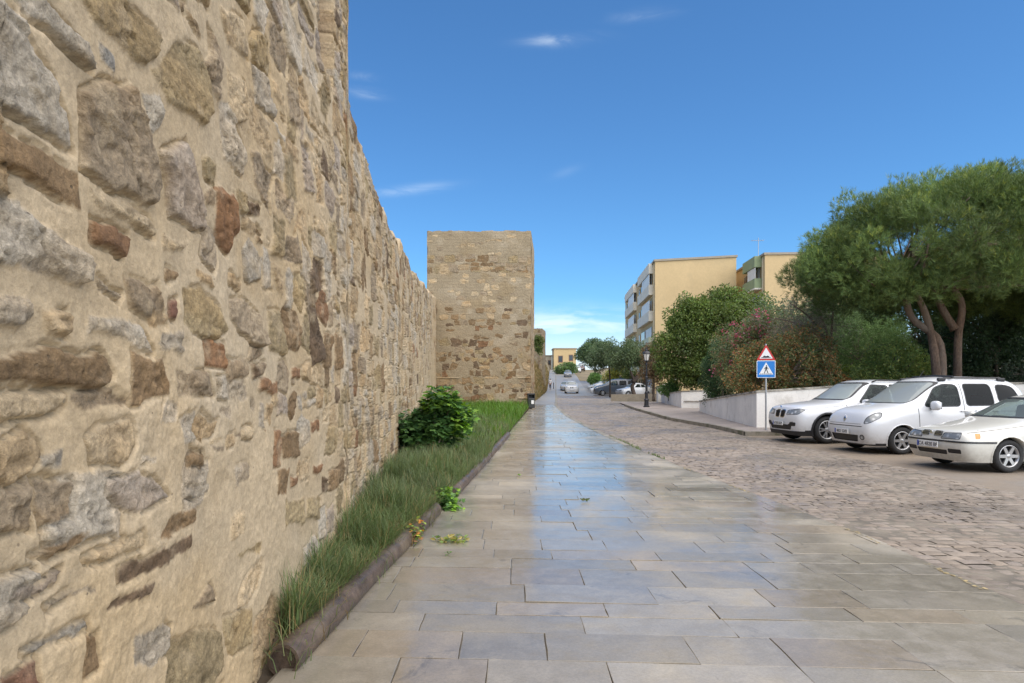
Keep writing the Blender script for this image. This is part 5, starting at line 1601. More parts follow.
# ------------------------------------------------------------------ litter bin at the tower corner
MAT_BINP = M('black_bin_plastic', (.025, .027, .028), rough=.5, var=.1, vs=8)
bnx, bny = at(531, 408, 39.3)[0], 39.3
bn = empty('litter_bin', (bnx, bny, zg(bny) + .1), R(8), 'black hooded litter bin with a pale sticker at the right corner of the big tower', 'litter bin')
MB().box((0, 0, .36), (.42, .36, .60), bevel=.04).build('body', MAT_BINP, bn)
m = MB()
for sx_ in (-1, 1): m.box((sx_ * .195, 0, .76), (.03, .36, .20))
m.box((0, .165, .76), (.36, .03, .20)); m.box((0, 0, .90), (.46, .40, .09), bevel=.03)
m.build('hood', MAT_BINP, bn)
MB().box((.07, -.184, .42), (.16, .004, .22)).build('sticker', MAT_SWHITE, bn)
MB().tube([(0, 0, -.1), (0, 0, .07)], .06, 10).build('foot', MAT_IRON, bn)

# bollard by the far footpath
blx, bly = at(553.6, 383, 108)[0], 108
b_ = MB().lathe([(.09, 0), (.09, .05), (.065, .08), (.06, .78), (.085, .80), (.085, .84), (.05, .90), (.07, .97), (.04, 1.03)], n=12).build('bollard', MAT_IRON, loc=(blx, bly, zg(bly) + .13))
tag(b_, 'slim dark bollard on the far footpath beside the walking person', 'bollard')


# ------------------------------------------------------------------ a person far up the footpath
def skin_chain(name, chains, mat, parent, sub=2):
    """chains: list of lists of (x, y, z, radius) sharing the first chain's first vertex when they start at an int index"""
    me = bpy.data.meshes.new(name); V, E, Rr = [], [], []
    for ch in chains:
        prev = None
        for p in ch:
            if isinstance(p, int): prev = p; continue
            V.append(p[:3]); Rr.append(p[3])
            if prev is not None: E.append((prev, len(V) - 1))
            prev = len(V) - 1
    me.from_pydata(V, E, [])
    o = bpy.data.objects.new(name, me); COL.objects.link(o)
    sm = o.modifiers.new('skin', 'SKIN'); ss = o.modifiers.new('sub', 'SUBSURF'); ss.levels = ss.render_levels = sub
    for i, sv in enumerate(me.skin_vertices[0].data):
        q = Rr[i]; sv.radius = q if isinstance(q, tuple) else (q, q); sv.use_root = (i == 0)
    dg = bpy.context.evaluated_depsgraph_get()
    m2 = bpy.data.meshes.new_from_object(o.evaluated_get(dg))
    bpy.data.objects.remove(o)
    m2.polygons.foreach_set('use_smooth', np.ones(len(m2.polygons), dtype=bool))
    return link_mesh(name, m2, mat, parent)


MAT_SKIN = M('skin', (.45, .27, .19), rough=.5, var=.06); MAT_SHIRT = M('white_shirt', (.60, .60, .62), rough=.8, var=.08, vs=6)
MAT_TROUS = M('dark_trousers', (.05, .055, .07), rough=.8, var=.1); MAT_HAIR = M('dark_hair', (.03, .022, .016), rough=.6); MAT_SHOE = M('dark_shoes', (.04, .035, .03), rough=.5)
pxp, pyp = at(550.2, 383, 106)[0], 106
per = empty('person', (pxp, pyp, zg(pyp) + .125), R(8), 'person in a white top and dark trousers walking far up the footpath', 'person')
# walking away: pelvis root, spine, head, arms, legs
skin_chain('body', [[(0, 0, .95, (.15, .11)), (0, 0, 1.12, (.14, .10)), (0, .01, 1.32, (.17, .11)), (0, .0, 1.44, (.13, .09)), (0, .01, 1.50, .055), (0, .02, 1.58, .07), (0, .02, 1.66, .095), (0, .01, 1.74, .06)],
                    [3, (.19, 0, 1.42, .055), (.25, -.06, 1.16, .045), (.24, .06, .93, .036), (.24, .09, .84, .035)], [3, (-.19, 0, 1.42, .055), (-.25, .08, 1.17, .045), (-.24, .20, .96, .036), (-.24, .24, .87, .035)],
                    [0, (.10, 0, .86, .09), (.10, .12, .50, .06), (.10, .02, .10, .042), (.10, .14, .04, .035)], [0, (-.10, 0, .86, .09), (-.10, -.02, .48, .06), (-.10, -.26, .14, .042), (-.10, -.16, .04, .035)]], MAT_SKIN, per)
skin_chain('shirt', [[(0, 0, .93, (.175, .13)), (0, 0, 1.12, (.165, .12)), (0, .01, 1.32, (.19, .13)), (0, 0, 1.44, (.145, .105))], [3, (.20, 0, 1.42, .07), (.25, -.05, 1.2, .06)], [3, (-.20, 0, 1.42, .07), (-.25, .07, 1.2, .06)]], MAT_SHIRT, per)
skin_chain('trousers', [[(0, 0, .93, (.165, .125)), (0, 0, .88, (.16, .12))], [1, (.10, 0, .82, .105), (.10, .12, .50, .08), (.10, .03, .13, .06)], [1, (-.10, 0, .82, .105), (-.10, -.02, .48, .08), (-.10, -.25, .16, .06)]], MAT_TROUS, per)
m = MB(); m.blob((0, -.005, 1.69), (.095, .105, .10), 2); m.build('hair', MAT_HAIR, per, smooth=True)
for sx_, dy_, dz_ in ((.10, .09, .045), (-.10, -.2, .055)): MB().blob((sx_, dy_, dz_), (.05, .13, .05), 2).build('shoe', MAT_SHOE, per, smooth=True)
# ------------------------------------------------------------------ cars
# car space: forward is +x, d = distance behind the front bumper = -x, left is +y
def paint_mat(name, col):
    m, nt, b = new_mat(name)
    vec = _mapping(nt)
    dirt = _ramp(nt, _noise(nt, 3.0, 6, .7, vec), ((.5, 0), (.8, .22)))
    sx = nt.nodes.new('ShaderNodeSeparateXYZ'); nt.links.new(vec, sx.inputs[0])
    low = _ramp(nt, sx.outputs[2], ((.2, .45), (.62, 0.0)))              # road dirt low on the body
    k = _math(nt, 'MULTIPLY', _math(nt, 'ADD', dirt, low), _ramp(nt, _noise(nt, 14, 5, .7, vec), ((.3, .3), (.7, 1.0))))
    nt.links.new(_mix(nt, k, tuple(col), (.30, .27, .22)), b.inputs['Base Color'])
    b.inputs['Roughness'].default_value = .34; b.inputs['Coat Weight'].default_value = .8; b.inputs['Coat Roughness'].default_value = .05
    return m


P_WHITE = paint_mat('white_car_paint', (.66, .67, .68)); P_CREAM = paint_mat('old_white_car_paint', (.66, .645, .58)); P_SILVER = paint_mat('silver_car_paint', (.36, .38, .40))
P_DARK = paint_mat('dark_blue_car_paint', (.05, .065, .09)); P_GREY = paint_mat('grey_car_paint', (.20, .22, .25)); P_BLUE = paint_mat('blue_car_paint', (.03, .13, .42)); P_BROWN = paint_mat('brown_truck_paint', (.10, .06, .045))
MAT_TRIM = M('black_car_trim', (.018, .018, .02), rough=.5, var=.12, vs=10)
MAT_RUBBER = M('tyre_rubber', (.022, .022, .022), rough=.8, var=.25, vs=6, fine=.2, fs=50, bump=.3, bs=60)
MAT_ALLOY = M('alloy_rim', (.46, .46, .46), rough=.32, var=.08, vs=8, metal=.75)
MAT_CHROME = M('chrome', (.65, .65, .66), rough=.12, var=.03, metal=1.0)
MAT_INTER = M('car_interior', (.045, .045, .048), rough=.8, var=.2, vs=4)
MAT_SEAT = M('seat_fabric', (.085, .082, .08), rough=.9, var=.2, vs=8)
MAT_PLATE = M('number_plate', (.72, .72, .70), rough=.4, var=.03); MAT_EU = M('plate_blue', (.015, .06, .36), rough=.4); MAT_INK = M('plate_ink', (.02, .02, .025), rough=.5)
MAT_TAIL = M('red_lamp', (.40, .02, .015), rough=.15, var=.05, coat=.8); MAT_AMBER = M('amber_lamp', (.62, .24, .03), rough=.15, var=.05, coat=.8)
MAT_UNDER = M('underbody', (.02, .02, .02), rough=.9)


def glass_mat(name, tint, mixv, spec=.35):
    m, nt, b = new_mat(name)
    b.inputs['Base Color'].default_value = (*tint, 1); b.inputs['Roughness'].default_value = .03; b.inputs['Specular IOR Level'].default_value = spec
    t = nt.nodes.new('ShaderNodeBsdfTransparent'); t.inputs[0].default_value = (.62, .70, .66, 1)
    mx = nt.nodes.new('ShaderNodeMixShader'); mx.inputs[0].default_value = mixv
    nt.links.new(t.outputs[0], mx.inputs[1]); nt.links.new(b.outputs[0], mx.inputs[2])
    nt.links.new(mx.outputs[0], nt.nodes['Material Output'].inputs['Surface'])
    return m


MAT_CGLASS = glass_mat('car_glass', (.03, .04, .04), .45, .3); MAT_TGLASS = glass_mat('tinted_car_glass', (.010, .012, .013), .85, .12)
MAT_SSCREEN = glass_mat('faint_sky_windscreen', (.25, .29, .28), .42, .6)  # weaker sky reflection put into the base colour, cabin still shows through
MAT_WSCREEN = glass_mat('sky_pale_windscreen', (.44, .48, .47), .62, .6)  # pale base colour imitates the sky mirrored in the screen
m, nt_, b_ = new_mat('headlamp'); MAT_LAMP = m
vec = _mapping(nt_, (1, 1, 1))
wv = nt_.nodes.new('ShaderNodeTexVoronoi'); wv.inputs['Scale'].default_value = 9; nt_.links.new(vec, wv.inputs['Vector'])
nt_.links.new(_mix(nt_, _ramp(nt_, wv.outputs['Distance'], ((.15, 0.0), (.5, 1.0))), (.62, .63, .62), (.22, .23, .23)), b_.inputs['Base Color'])
b_.inputs['Metallic'].default_value = .1; b_.inputs['Roughness'].default_value = .25; b_.inputs['Coat Weight'].default_value = .5; b_.inputs['Coat Roughness'].default_value = .05


def in_poly(x, y, P):
    c = False; j = len(P) - 1
    for i in range(len(P)):
        if (P[i][1] > y) != (P[j][1] > y) and x < (P[j][0] - P[i][0]) * (y - P[i][1]) / (P[j][1] - P[i][1]) + P[i][0]: c = not c
        j = i
    return c


def body_shell(stations, level):
    bm = bmesh.new(); rows = []
    for d, pts in stations:
        ds = d if hasattr(d, '__len__') else [d] * 7
        left = [bm.verts.new((-ds[k], pts[k][0], pts[k][1])) for k in range(7)]
        right = [bm.verts.new((-ds[k], -pts[k][0], pts[k][1])) for k in range(5, -1, -1)]
        rows.append(left + right)
    for A, B in zip(rows[:-1], rows[1:]):
        for j in range(12): bm.faces.new((A[j], A[j + 1], B[j + 1], B[j]))
    for Rw in (rows[0], rows[-1]):
        for k in range(5): bm.faces.new((Rw[k], Rw[k + 1], Rw[11 - k], Rw[12 - k]))
        bm.faces.new((Rw[5], Rw[6], Rw[7]))
    bmesh.ops.recalc_face_normals(bm, faces=bm.faces)
    me = bpy.data.meshes.new('shell'); bm.to_mesh(me); bm.free()
    o = bpy.data.objects.new('shell', me); COL.objects.link(o)
    ss = o.modifiers.new('sub', 'SUBSURF'); ss.levels = ss.render_levels = level
    dg = bpy.context.evaluated_depsgraph_get()
    m2 = bpy.data.meshes.new_from_object(o.evaluated_get(dg))
    bpy.data.objects.remove(o)
    bm = bmesh.new(); bm.from_mesh(m2); bpy.data.meshes.remove(m2)
    bmesh.ops.recalc_face_normals(bm, faces=bm.faces)
    bm.normal_update()
    return bm


def cut_region(bm, lay, rid, poly, ang, nmin=.15, over=(0,)):
    """mark the faces seen inside a polygon when the car is looked at from a compass angle (0 front, 90 left, 180 rear)"""
    a = R(ang)
    v = Vector((math.cos(a), math.sin(a), 0)); u = Vector((-math.sin(a), math.cos(a), 0)) if abs(ang) < 85 or abs(ang) > 95 else Vector((-1, 0, 0))
    if ang < -5 and ang > -85: u = Vector((-math.sin(a), math.cos(a), 0)) * -1
    lo0, hi0 = min(p[0] for p in poly) - .12, max(p[0] for p in poly) + .12; lo1, hi1 = min(p[1] for p in poly) - .12, max(p[1] for p in poly) + .12
    fs = []
    for f in bm.faces:
        if f.normal.dot(v) < nmin: continue
        c = f.calc_center_median(); q = c.dot(u)
        if lo0 < q < hi0 and lo1 < c.z < hi1: fs.append(f)
    es = {e for f in fs for e in f.edges}; vs = {w for f in fs for w in f.verts}
    geom = list(vs) + list(es) + fs
    n = len(poly)
    for i in range(n):
        p0, p1 = poly[i], poly[(i + 1) % n]
        A = u * p0[0] + Vector((0, 0, p0[1])); B = u * p1[0] + Vector((0, 0, p1[1]))
        if (B - A).length < 1e-5: continue
        r_ = bmesh.ops.bisect_plane(bm, geom=geom, dist=1e-6, plane_co=A, plane_no=(B - A).cross(v).normalized())
        geom = r_['geom']
    hit = 0
    for f in geom:
        if isinstance(f, bmesh.types.BMFace) and f.is_valid and f[lay] in over:
            c = f.calc_center_median()
            if in_poly(c.dot(u), c.z, poly): f[lay] = rid; hit += 1
    return hit


def circle_poly(cx, cz, r_, n=22): return [(cx + r_ * math.cos(2 * math.pi * k / n), cz + r_ * math.sin(2 * math.pi * k / n)) for k in range(n)]


def grow(poly, k):
    c = Vector((sum(p[0] for p in poly) / len(poly), sum(p[1] for p in poly) / len(poly)))
    out = []
    n = len(poly)
    for i in range(n):
        p0, p1, p2 = [Vector(poly[j % n]) for j in (i - 1, i, i + 1)]
        d = ((p1 - p0).normalized() + (p2 - p1).normalized())
        nn = Vector((d.y, -d.x)).normalized()
        if nn.dot(p1 - c) < 0: nn = -nn
        out.append(tuple(p1 + nn * k))
    return out


def split_shell(bm, lay, specs, root, paint):
    """one mesh per marked region; specs: id -> (name, material, offset, parent id or None)"""
    bm.normal_update()
    vn = {v: v.normal.copy() for v in bm.verts}
    groups = {}
    for f in bm.faces: groups.setdefault(f[lay], []).append(f)
    made = {}
    for rid in sorted(groups, key=lambda k: (specs[k][3] is not None, k)):
        name, mat, off, par = specs[rid]
        if name is None: continue
        nb = bmesh.new(); vm = {}
        for f in groups[rid]:
            vs = []
            for v in f.verts:
                if v not in vm: vm[v] = nb.verts.new(v.co + vn[v] * off)
                vs.append(vm[v])
            try:
                nf = nb.faces.new(vs); nf.smooth = True
            except ValueError: pass
        me = bpy.data.meshes.new(name); nb.to_mesh(me); nb.free()
        made[rid] = link_mesh(name, me, mat or paint, made.get(par) if par is not None and made.get(par) else root)
    return made


def wheel(root, d, y, rad, wdt, spokes, twin=False):
    s = 1 if y > 0 else -1
    prof = [(rad * .66, -wdt * .42), (rad * .90, -wdt * .50), (rad * .985, -wdt * .38), (rad, -wdt * .2), (rad, wdt * .2), (rad * .985, wdt * .38), (rad * .90, wdt * .50), (rad * .72, wdt * .47), (rad * .66, wdt * .40)]
    m = MB(); m.lathe([(.01, wdt * .10 * s), (rad * .66, wdt * .10 * s), (rad * .66, -wdt * .3 * s)], n=28, axis='Y')
    wh = m.build('wheel', MAT_UNDER, root); wh.location = (-d, y, rad)
    m = MB(); m.lathe(prof, n=36, axis='Y', close=True); t = m.build('tyre', MAT_RUBBER, wh, smooth=True)
    m = MB()
    m.lathe([(rad * .60, wdt * .2 * s), (rad * .665, wdt * .40 * s), (rad * .68, wdt * .43 * s), (rad * .655, wdt * .445 * s), (rad * .61, wdt * .40 * s), (rad * .57, wdt * .2 * s)], n=36, axis='Y', close=True)
    m.lathe([(.004, wdt * .40 * s), (rad * .10, wdt * .40 * s), (rad * .17, wdt * .34 * s), (rad * .17, wdt * .15 * s)], n=16, axis='Y')
    for k in range(spokes):
        for tw in ((-.11, .11) if twin else (0,)):
            a = 2 * math.pi * k / spokes + tw; b = 2 * math.pi * k / spokes + tw * 1.9
            w0, w1 = (rad * .055, rad * .045) if twin else (rad * .11, rad * .085)
            pts = []
            for (rr2, aa, ww, yy) in ((rad * .12, a, w0, .37), (rad * .63, b, w1, .41)):
                c, s_ = math.cos(aa), math.sin(aa)
                pts.append(((rr2 * c - ww * s_, wdt * yy * s, rr2 * s_ + ww * c), (rr2 * c + ww * s_, wdt * yy * s, rr2 * s_ - ww * c)))
            m.prism([pts[0][0], pts[0][1], pts[1][1], pts[1][0]], (0, -.035 * s, 0))
    auto_smooth(m.build('rim', MAT_ALLOY, wh), 40)
    return wh


def text_mesh(s, size, name, mat, parent, loc, rot, depth=.0015):
    cu = bpy.data.curves.new(name, 'FONT'); cu.body = s; cu.size = size; cu.align_x = 'CENTER'; cu.align_y = 'CENTER'; cu.extrude = depth
    o = bpy.data.objects.new(name, cu); COL.objects.link(o)
    me = bpy.data.meshes.new_from_object(o.evaluated_get(bpy.context.evaluated_depsgraph_get()))
    bpy.data.objects.remove(o)
    o = link_mesh(name, me, mat, parent); o.location = loc; o.rotation_euler = rot
    return o


def number_plate(root, d, z, text, tilt=0.0):
    p = MB().box((0, 0, 0), (.018, .52, .115), bevel=.004).build('number_plate', MAT_PLATE, root); p.location = (-d, 0, z); p.rotation_euler = (0, tilt, 0)
    b = MB().box((.0095, -.238, 0), (.004, .042, .105)).build('plate_band', MAT_EU, p)
    if text: text_mesh(text, .098, 'plate_text', MAT_INK, p, (.0105, .02, -.003), (R(90), 0, R(90)))
    return p


def make_car(S, loc, heading, paint, label, cat='car', level=3, group=None, name='parked_car', detail=True):
    """heading: compass angle of the car's nose, measured from +x counter-clockwise"""
    L = S['L']
    root = empty(name, (loc[0], loc[1], zg(loc[1], .004) if len(loc) < 3 else loc[2]), R(heading), label, cat, group)
    ofs = empty('tmp'); # the shell is built with the bumper at x=0, then every part is shifted so that the root sits under the middle
    bm = body_shell(S['st'], level)
    lay = bm.faces.layers.int.new('reg')
    specs = {0: ('body', paint, 0, None)}
    rid = 1
    arch_id = []
    for d in (S['fa'], S['ra']):
        for ang in (90, -90):
            specs[rid] = (None, None, 0, None)
            cut_region(bm, lay, rid, circle_poly(d, S['wr'] + .0, S['wr'] + S['gap']), ang, .25); arch_id.append(rid); rid += 1
    # sills and lower cladding
    regs = list(S['regions']) if detail else [q for q in S['regions'] if q.get('far')]
    for q in regs:
        for mir in ((1, -1) if q.get('mirror') else (1,)):
            a = q['ang'] * mir
            poly = q['poly']
            if q.get('trim') and detail:
                specs[rid] = (q.get('trim_name', 'window_trim'), q.get('trim_mat', MAT_TRIM), q.get('trim_off', .002), None)
                cut_region(bm, lay, rid, grow(poly, q['trim']), a, q.get('nmin', .2), (0,)); tr = rid; rid += 1
                over = (0, tr)
            else: tr, over = None, (0,) + tuple(q.get('over', ()))
            specs[rid] = (q['name'], q['mat'], q.get('off', -.004), None)
            cut_region(bm, lay, rid, poly, a, q.get('nmin', .2), over); rid += 1
    # arch lips from the hole borders
    lips = []
    for k, (d, ang) in enumerate([(d, a) for d in (S['fa'], S['ra']) for a in (90, -90)]):
        fs = [f for f in bm.faces if f[lay] == arch_id[k]]
        bv = {}
        for f in fs:
            for e in f.edges:
                if any(g[lay] != arch_id[k] for g in e.link_faces):
                    for v in e.verts: bv[v] = math.atan2(v.co.z - S['wr'], -v.co.x - d)
        ordv = [v.co.copy() for v in sorted(bv, key=lambda v: bv[v] if bv[v] > -math.pi / 2 else bv[v] + 2 * math.pi) if v.co.z > .18]
        lips.append((ordv, 1 if ang > 0 else -1, d))
    made = split_shell(bm, lay, specs, root, paint)
    bm.free()
    if not detail or level < 3:
        pass
    for ordv, s, d in lips:
        if len(ordv) < 6: continue
        lip = bmesh.new(); prev = None
        lw = S.get('lipw', .02)
        for c in ordv:
            out = Vector((c.x + d, 0, c.z - S['wr'])).normalized()
            r_ = [lip.verts.new(c + out * lw + Vector((0, s * .001, 0))), lip.verts.new(c + out * lw * .4 + Vector((0, s * .014, 0))), lip.verts.new(c - out * .004 + Vector((0, s * .012, 0))),
                  lip.verts.new(c - out * .004 - Vector((0, s * .16, 0)))]
            if prev:
                for i in range(3): lip.faces.new((prev[i], prev[i + 1], r_[i + 1], r_[i])).smooth = True
            prev = r_
        bmesh.ops.recalc_face_normals(lip, faces=lip.faces)
        me = bpy.data.meshes.new('wheel_arch'); lip.to_mesh(me); lip.free()
        link_mesh('wheel_arch', me, S.get('lip_mat') or paint, root)
    # dark lining inside the shell, floor and wheel housings
    m = MB(); W = S['hw']
    m.box((-L / 2, 0, .30), (L - .5, 2 * W - .34, .20)); m.build('underbody', MAT_UNDER, root)
    if detail:
        m = MB(); m.box((-(S['fa'] + .0), 0, .52), (1.0, 2 * W - .36, .5)); m.box((-(S['ra'] + .0), 0, .5), (1.0, 2 * W - .36, .45)); m.build('wheel_housing', MAT_UNDER, root)
        cab = S['cab']          # (d0, d1, floor, belt)
        m = MB(); m.box((-(cab[0] + .12), 0, cab[3] - .10), (.36, 2 * W - .30, .22), bevel=.05); m.build('dashboard', MAT_INTER, root)
        for dd in S['seats']:
            for yy in (-.38, .38):
                st = MB().box((-dd, yy, cab[2] + .26), (.52, .50, .22), bevel=.06).build('seat', MAT_SEAT, root)
                m = MB(); m.box((0, 0, 0), (.15, .48, .62), bevel=.06); q = m.build('backrest', MAT_SEAT, st); q.location = (-dd - .30, yy, cab[2] + .60); q.rotation_euler = (0, R(-12), 0)
                m = MB(); m.box((0, 0, 0), (.10, .26, .18), bevel=.045); q = m.build('headrest', MAT_SEAT, st); q.location = (-dd - .40, yy, cab[2] + 1.02)
        sw = MB().lathe([(.185 + .016 * math.cos(t), .016 * math.sin(t)) for t in np.linspace(0, 2 * np.pi, 8, endpoint=False)], n=24, close=True)
        sw.box((0, 0, -.01), (.34, .05, .02)); o = sw.build('steering_wheel', MAT_INTER, root, smooth=True); o.location = (-(cab[0] + .42), .38, cab[3] + .0); o.rotation_euler = (0, R(62), 0)
        m = MB(); m.box((-(cab[0] + cab[1]) / 2 - .2, 0, cab[2] + .02), (cab[1] - cab[0] - .1, 2 * W - .26, .05)); m.build('cabin_floor', MAT_INTER, root)
        # mirrors
        for s in (-1, 1):
            md, my, mz, ms = S['mirror']
            mm = MB().blob((-md, s * my, mz), (ms[0], ms[1], ms[2]), 3, power=.75).build('door_mirror', paint, root, smooth=True)
            MB().box((-md - .0, s * (my - ms[1] * .9), mz - ms[2] * .55), (.07, .14, .05), bevel=.015).build('mirror_arm', MAT_TRIM, mm)
            MB().box((-md - ms[0] * .86, s * my, mz), (.012, ms[1] * 1.5, ms[2] * 1.4), bevel=.005).build('mirror_glass', MAT_CHROME, mm)
        for s in (-1, 1):
            for dd, zz, yy in S['handles']:
                MB().box((-dd, s * yy, zz), (.17, .035, .028), bevel=.012).build('door_handle', S.get('handle_mat') or paint, root)
        for (w0, w1) in S['wipers']:
            MB().tube([w0, ((w0[0] + w1[0]) / 2, (w0[1] + w1[1]) / 2, (w0[2] + w1[2]) / 2 + .012), w1], .010, 5).build('wiper', MAT_TRIM, root)
    for d, y in ((S['fa'], S['ty']), (S['ra'], S['ty'])):
        for s in (1, -1): wheel(root, d, s * y, S['wr'], S['ww'], S['spokes'], S.get('twin', False))
    if S.get('plate'): number_plate(root, S['plate'][0], S['plate'][1], S['plate'][2] if detail else '', S['plate'][3])
    if detail and 'extra' in S: S['extra'](root, paint)
    for ch in root.children: ch.location.x += L / 2
    bpy.data.objects.remove(ofs)
    return root


# ---------------------------------------------------------------- large white sport utility car
def suv_extra(root, paint):
    m = MB()
    for y in (-.70, .70):
        m.tube([(-2.45, y * .90, 1.69), (-2.6, y * .9, 1.745), (-3.8, y * .87, 1.725), (-3.95, y * .85, 1.65)], .020, 8)
    m.build('roof_rail', MAT_TRIM, root, smooth=True)
    k = None
    for q in (-1, 1):   # slats of the twin grille
        m = MB()
        for t in np.linspace(-.085, .085, 8): m.box((-.075, q * .135 + t, .80), (.02, .010, .17))
        m.build('grille_slat', MAT_TRIM, root)
    m = MB(); m.lathe([(.001, 0), (.030, .004), (.030, .010), (.001, .013)], n=20, axis='Y'); o = m.build('emblem', MAT_BLUE, root); o.rotation_euler = (0, 0, R(-90)); o.location = (-.10, 0, 1.0)


SUV = dict(L=4.85, hw=.96, fa=.92, ra=3.85, wr=.375, gap=.055, ww=.27, ty=.815, spokes=5, twin=True, lipw=.055, lip_mat=MAT_TRIM, cab=(1.55, 4.4, .42, 1.08), seats=(2.35, 3.25),
  mirror=(1.98, 1.06, 1.13, (.09, .13, .085)), handles=((2.9, .98, .955), (3.75, 1.0, .945)), handle_mat=None, wipers=(((-1.42, .15, 1.16), (-1.55, .68, 1.19)), ((-1.42, -.45, 1.16), (-1.55, .10, 1.2))),
  plate=(-.005, .53, '6738 GKP', 0), extra=suv_extra,
  st=[([.10, .06, .03, .06, .13, .15, .16], [(.52, .22), (.60, .40), (.64, .62), (.62, .82), (.54, .95), (.32, .985), (0, .99)]),
      ([.20, .18, .16, .18, .24, .26, .26], [(.80, .20), (.86, .40), (.88, .64), (.85, .86), (.74, .99), (.42, 1.03), (0, 1.04)]),
      (.50, [(.92, .20), (.965, .42), (.975, .70), (.93, .93), (.78, 1.04), (.43, 1.085), (0, 1.095)]),
      (.95, [(.93, .22), (.975, .46), (.985, .77), (.935, .99), (.80, 1.085), (.44, 1.13), (0, 1.14)]),
      (1.38, [(.92, .25), (.96, .48), (.98, .82), (.93, 1.05), (.82, 1.12), (.46, 1.175), (0, 1.19)]),
      (1.56, [(.92, .25), (.96, .49), (.98, .83), (.93, 1.07), (.81, 1.20), (.46, 1.29), (0, 1.31)]),
      (2.10, [(.92, .25), (.955, .5), (.975, .85), (.93, 1.09), (.70, 1.60), (.45, 1.68), (0, 1.70)]),
      (2.30, [(.92, .25), (.955, .5), (.975, .85), (.93, 1.09), (.695, 1.65), (.46, 1.735), (0, 1.75)]),
      (2.9, [(.92, .25), (.955, .5), (.975, .86), (.93, 1.10), (.69, 1.68), (.46, 1.765), (0, 1.78)]),
      (3.6, [(.93, .25), (.965, .5), (.985, .88), (.93, 1.12), (.675, 1.665), (.45, 1.75), (0, 1.765)]),
      (4.2, [(.92, .26), (.965, .5), (.975, .90), (.91, 1.14), (.64, 1.60), (.43, 1.69), (0, 1.705)]),
      (4.5, [(.88, .28), (.94, .5), (.95, .90), (.88, 1.13), (.66, 1.40), (.42, 1.48), (0, 1.50)]),
      (4.74, [(.80, .30), (.87, .5), (.88, .85), (.83, 1.08), (.74, 1.15), (.42, 1.18), (0, 1.19)]),
      (4.85, [(.62, .32), (.70, .5), (.72, .80), (.68, 1.0), (.58, 1.06), (.35, 1.08), (0, 1.08)])],
  regions=[
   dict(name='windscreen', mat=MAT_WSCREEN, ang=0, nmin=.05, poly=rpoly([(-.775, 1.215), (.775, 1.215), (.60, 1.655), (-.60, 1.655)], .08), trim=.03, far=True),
   dict(name='side_window', mat=MAT_CGLASS, ang=90, mirror=True, nmin=.35, poly=rpoly([(1.90, 1.13), (2.84, 1.145), (2.84, 1.58), (2.38, 1.60)], .05), trim=.028, far=True),
   dict(name='side_window', mat=MAT_TGLASS, ang=90, mirror=True, nmin=.35, poly=rpoly([(2.93, 1.15), (3.74, 1.165), (3.70, 1.585), (2.93, 1.60)], .05), trim=.028, far=True),
   dict(name='side_window', mat=MAT_TGLASS, ang=90, mirror=True, nmin=.3, poly=rpoly([(3.83, 1.17), (4.30, 1.19), (4.14, 1.54), (3.80, 1.58)], .06), trim=.028, far=True),
   dict(name='kidney_grille', mat=MAT_TRIM, ang=0, mirror=False, nmin=.2, poly=rpoly([(.035, .70), (.225, .71), (.235, .90), (.05, .91)], .05), trim=.018, trim_mat=MAT_CHROME, trim_name='grille_surround', off=-.02, far=True),
   dict(name='kidney_grille', mat=MAT_TRIM, ang=0, mirror=False, nmin=.2, poly=rpoly([(-.225, .71), (-.035, .70), (-.05, .91), (-.235, .90)], .05), trim=.018, trim_mat=MAT_CHROME, trim_name='grille_surround', off=-.02, far=True),
   dict(name='headlight', mat=MAT_LAMP, ang=38, mirror=True, nmin=.1, poly=rpoly([(.30, .775), (.70, .80), (.86, .92), (.70, .945), (.34, .895)], .035), off=-.003, trim=.010, trim_name='headlight_seal', far=True),
   dict(name='lower_intake', mat=MAT_TRIM, ang=0, nmin=.05, poly=rpoly([(-.50, .36), (.50, .36), (.62, .60), (.40, .50), (-.40, .50), (-.62, .60)], .02), off=-.012),
   dict(name='fog_lamp_recess', mat=MAT_TRIM, ang=30, mirror=True, nmin=.05, poly=rpoly([(.42, .46), (.66, .47), (.68, .57), (.46, .58)], .03), off=-.012),
   dict(name='lower_bumper', mat=MAT_TRIM, ang=0, nmin=.03, poly=[(-.93, .0), (.93, .0), (.93, .33), (-.93, .33)], off=.004),
   dict(name='sill_cladding', mat=MAT_TRIM, ang=90, mirror=True, nmin=.1, poly=[(.3, .0), (4.7, .0), (4.7, .36), (.3, .36)], off=.006),
   dict(name='door_seam', mat=MAT_TRIM, ang=90, mirror=True, nmin=.3, poly=[(1.512, .40), (1.528, .40), (1.498, 1.06), (1.482, 1.06)], off=-.006),
   dict(name='door_seam', mat=MAT_TRIM, ang=90, mirror=True, nmin=.3, poly=[(2.872, .40), (2.888, .40), (2.893, 1.10), (2.877, 1.10)], off=-.006),
   dict(name='bonnet_seam', mat=MAT_TRIM, ang=90, mirror=True, nmin=.2, poly=[(.30, .925), (1.40, 1.035), (1.40, 1.043), (.30, .933)], off=-.005),
  ])

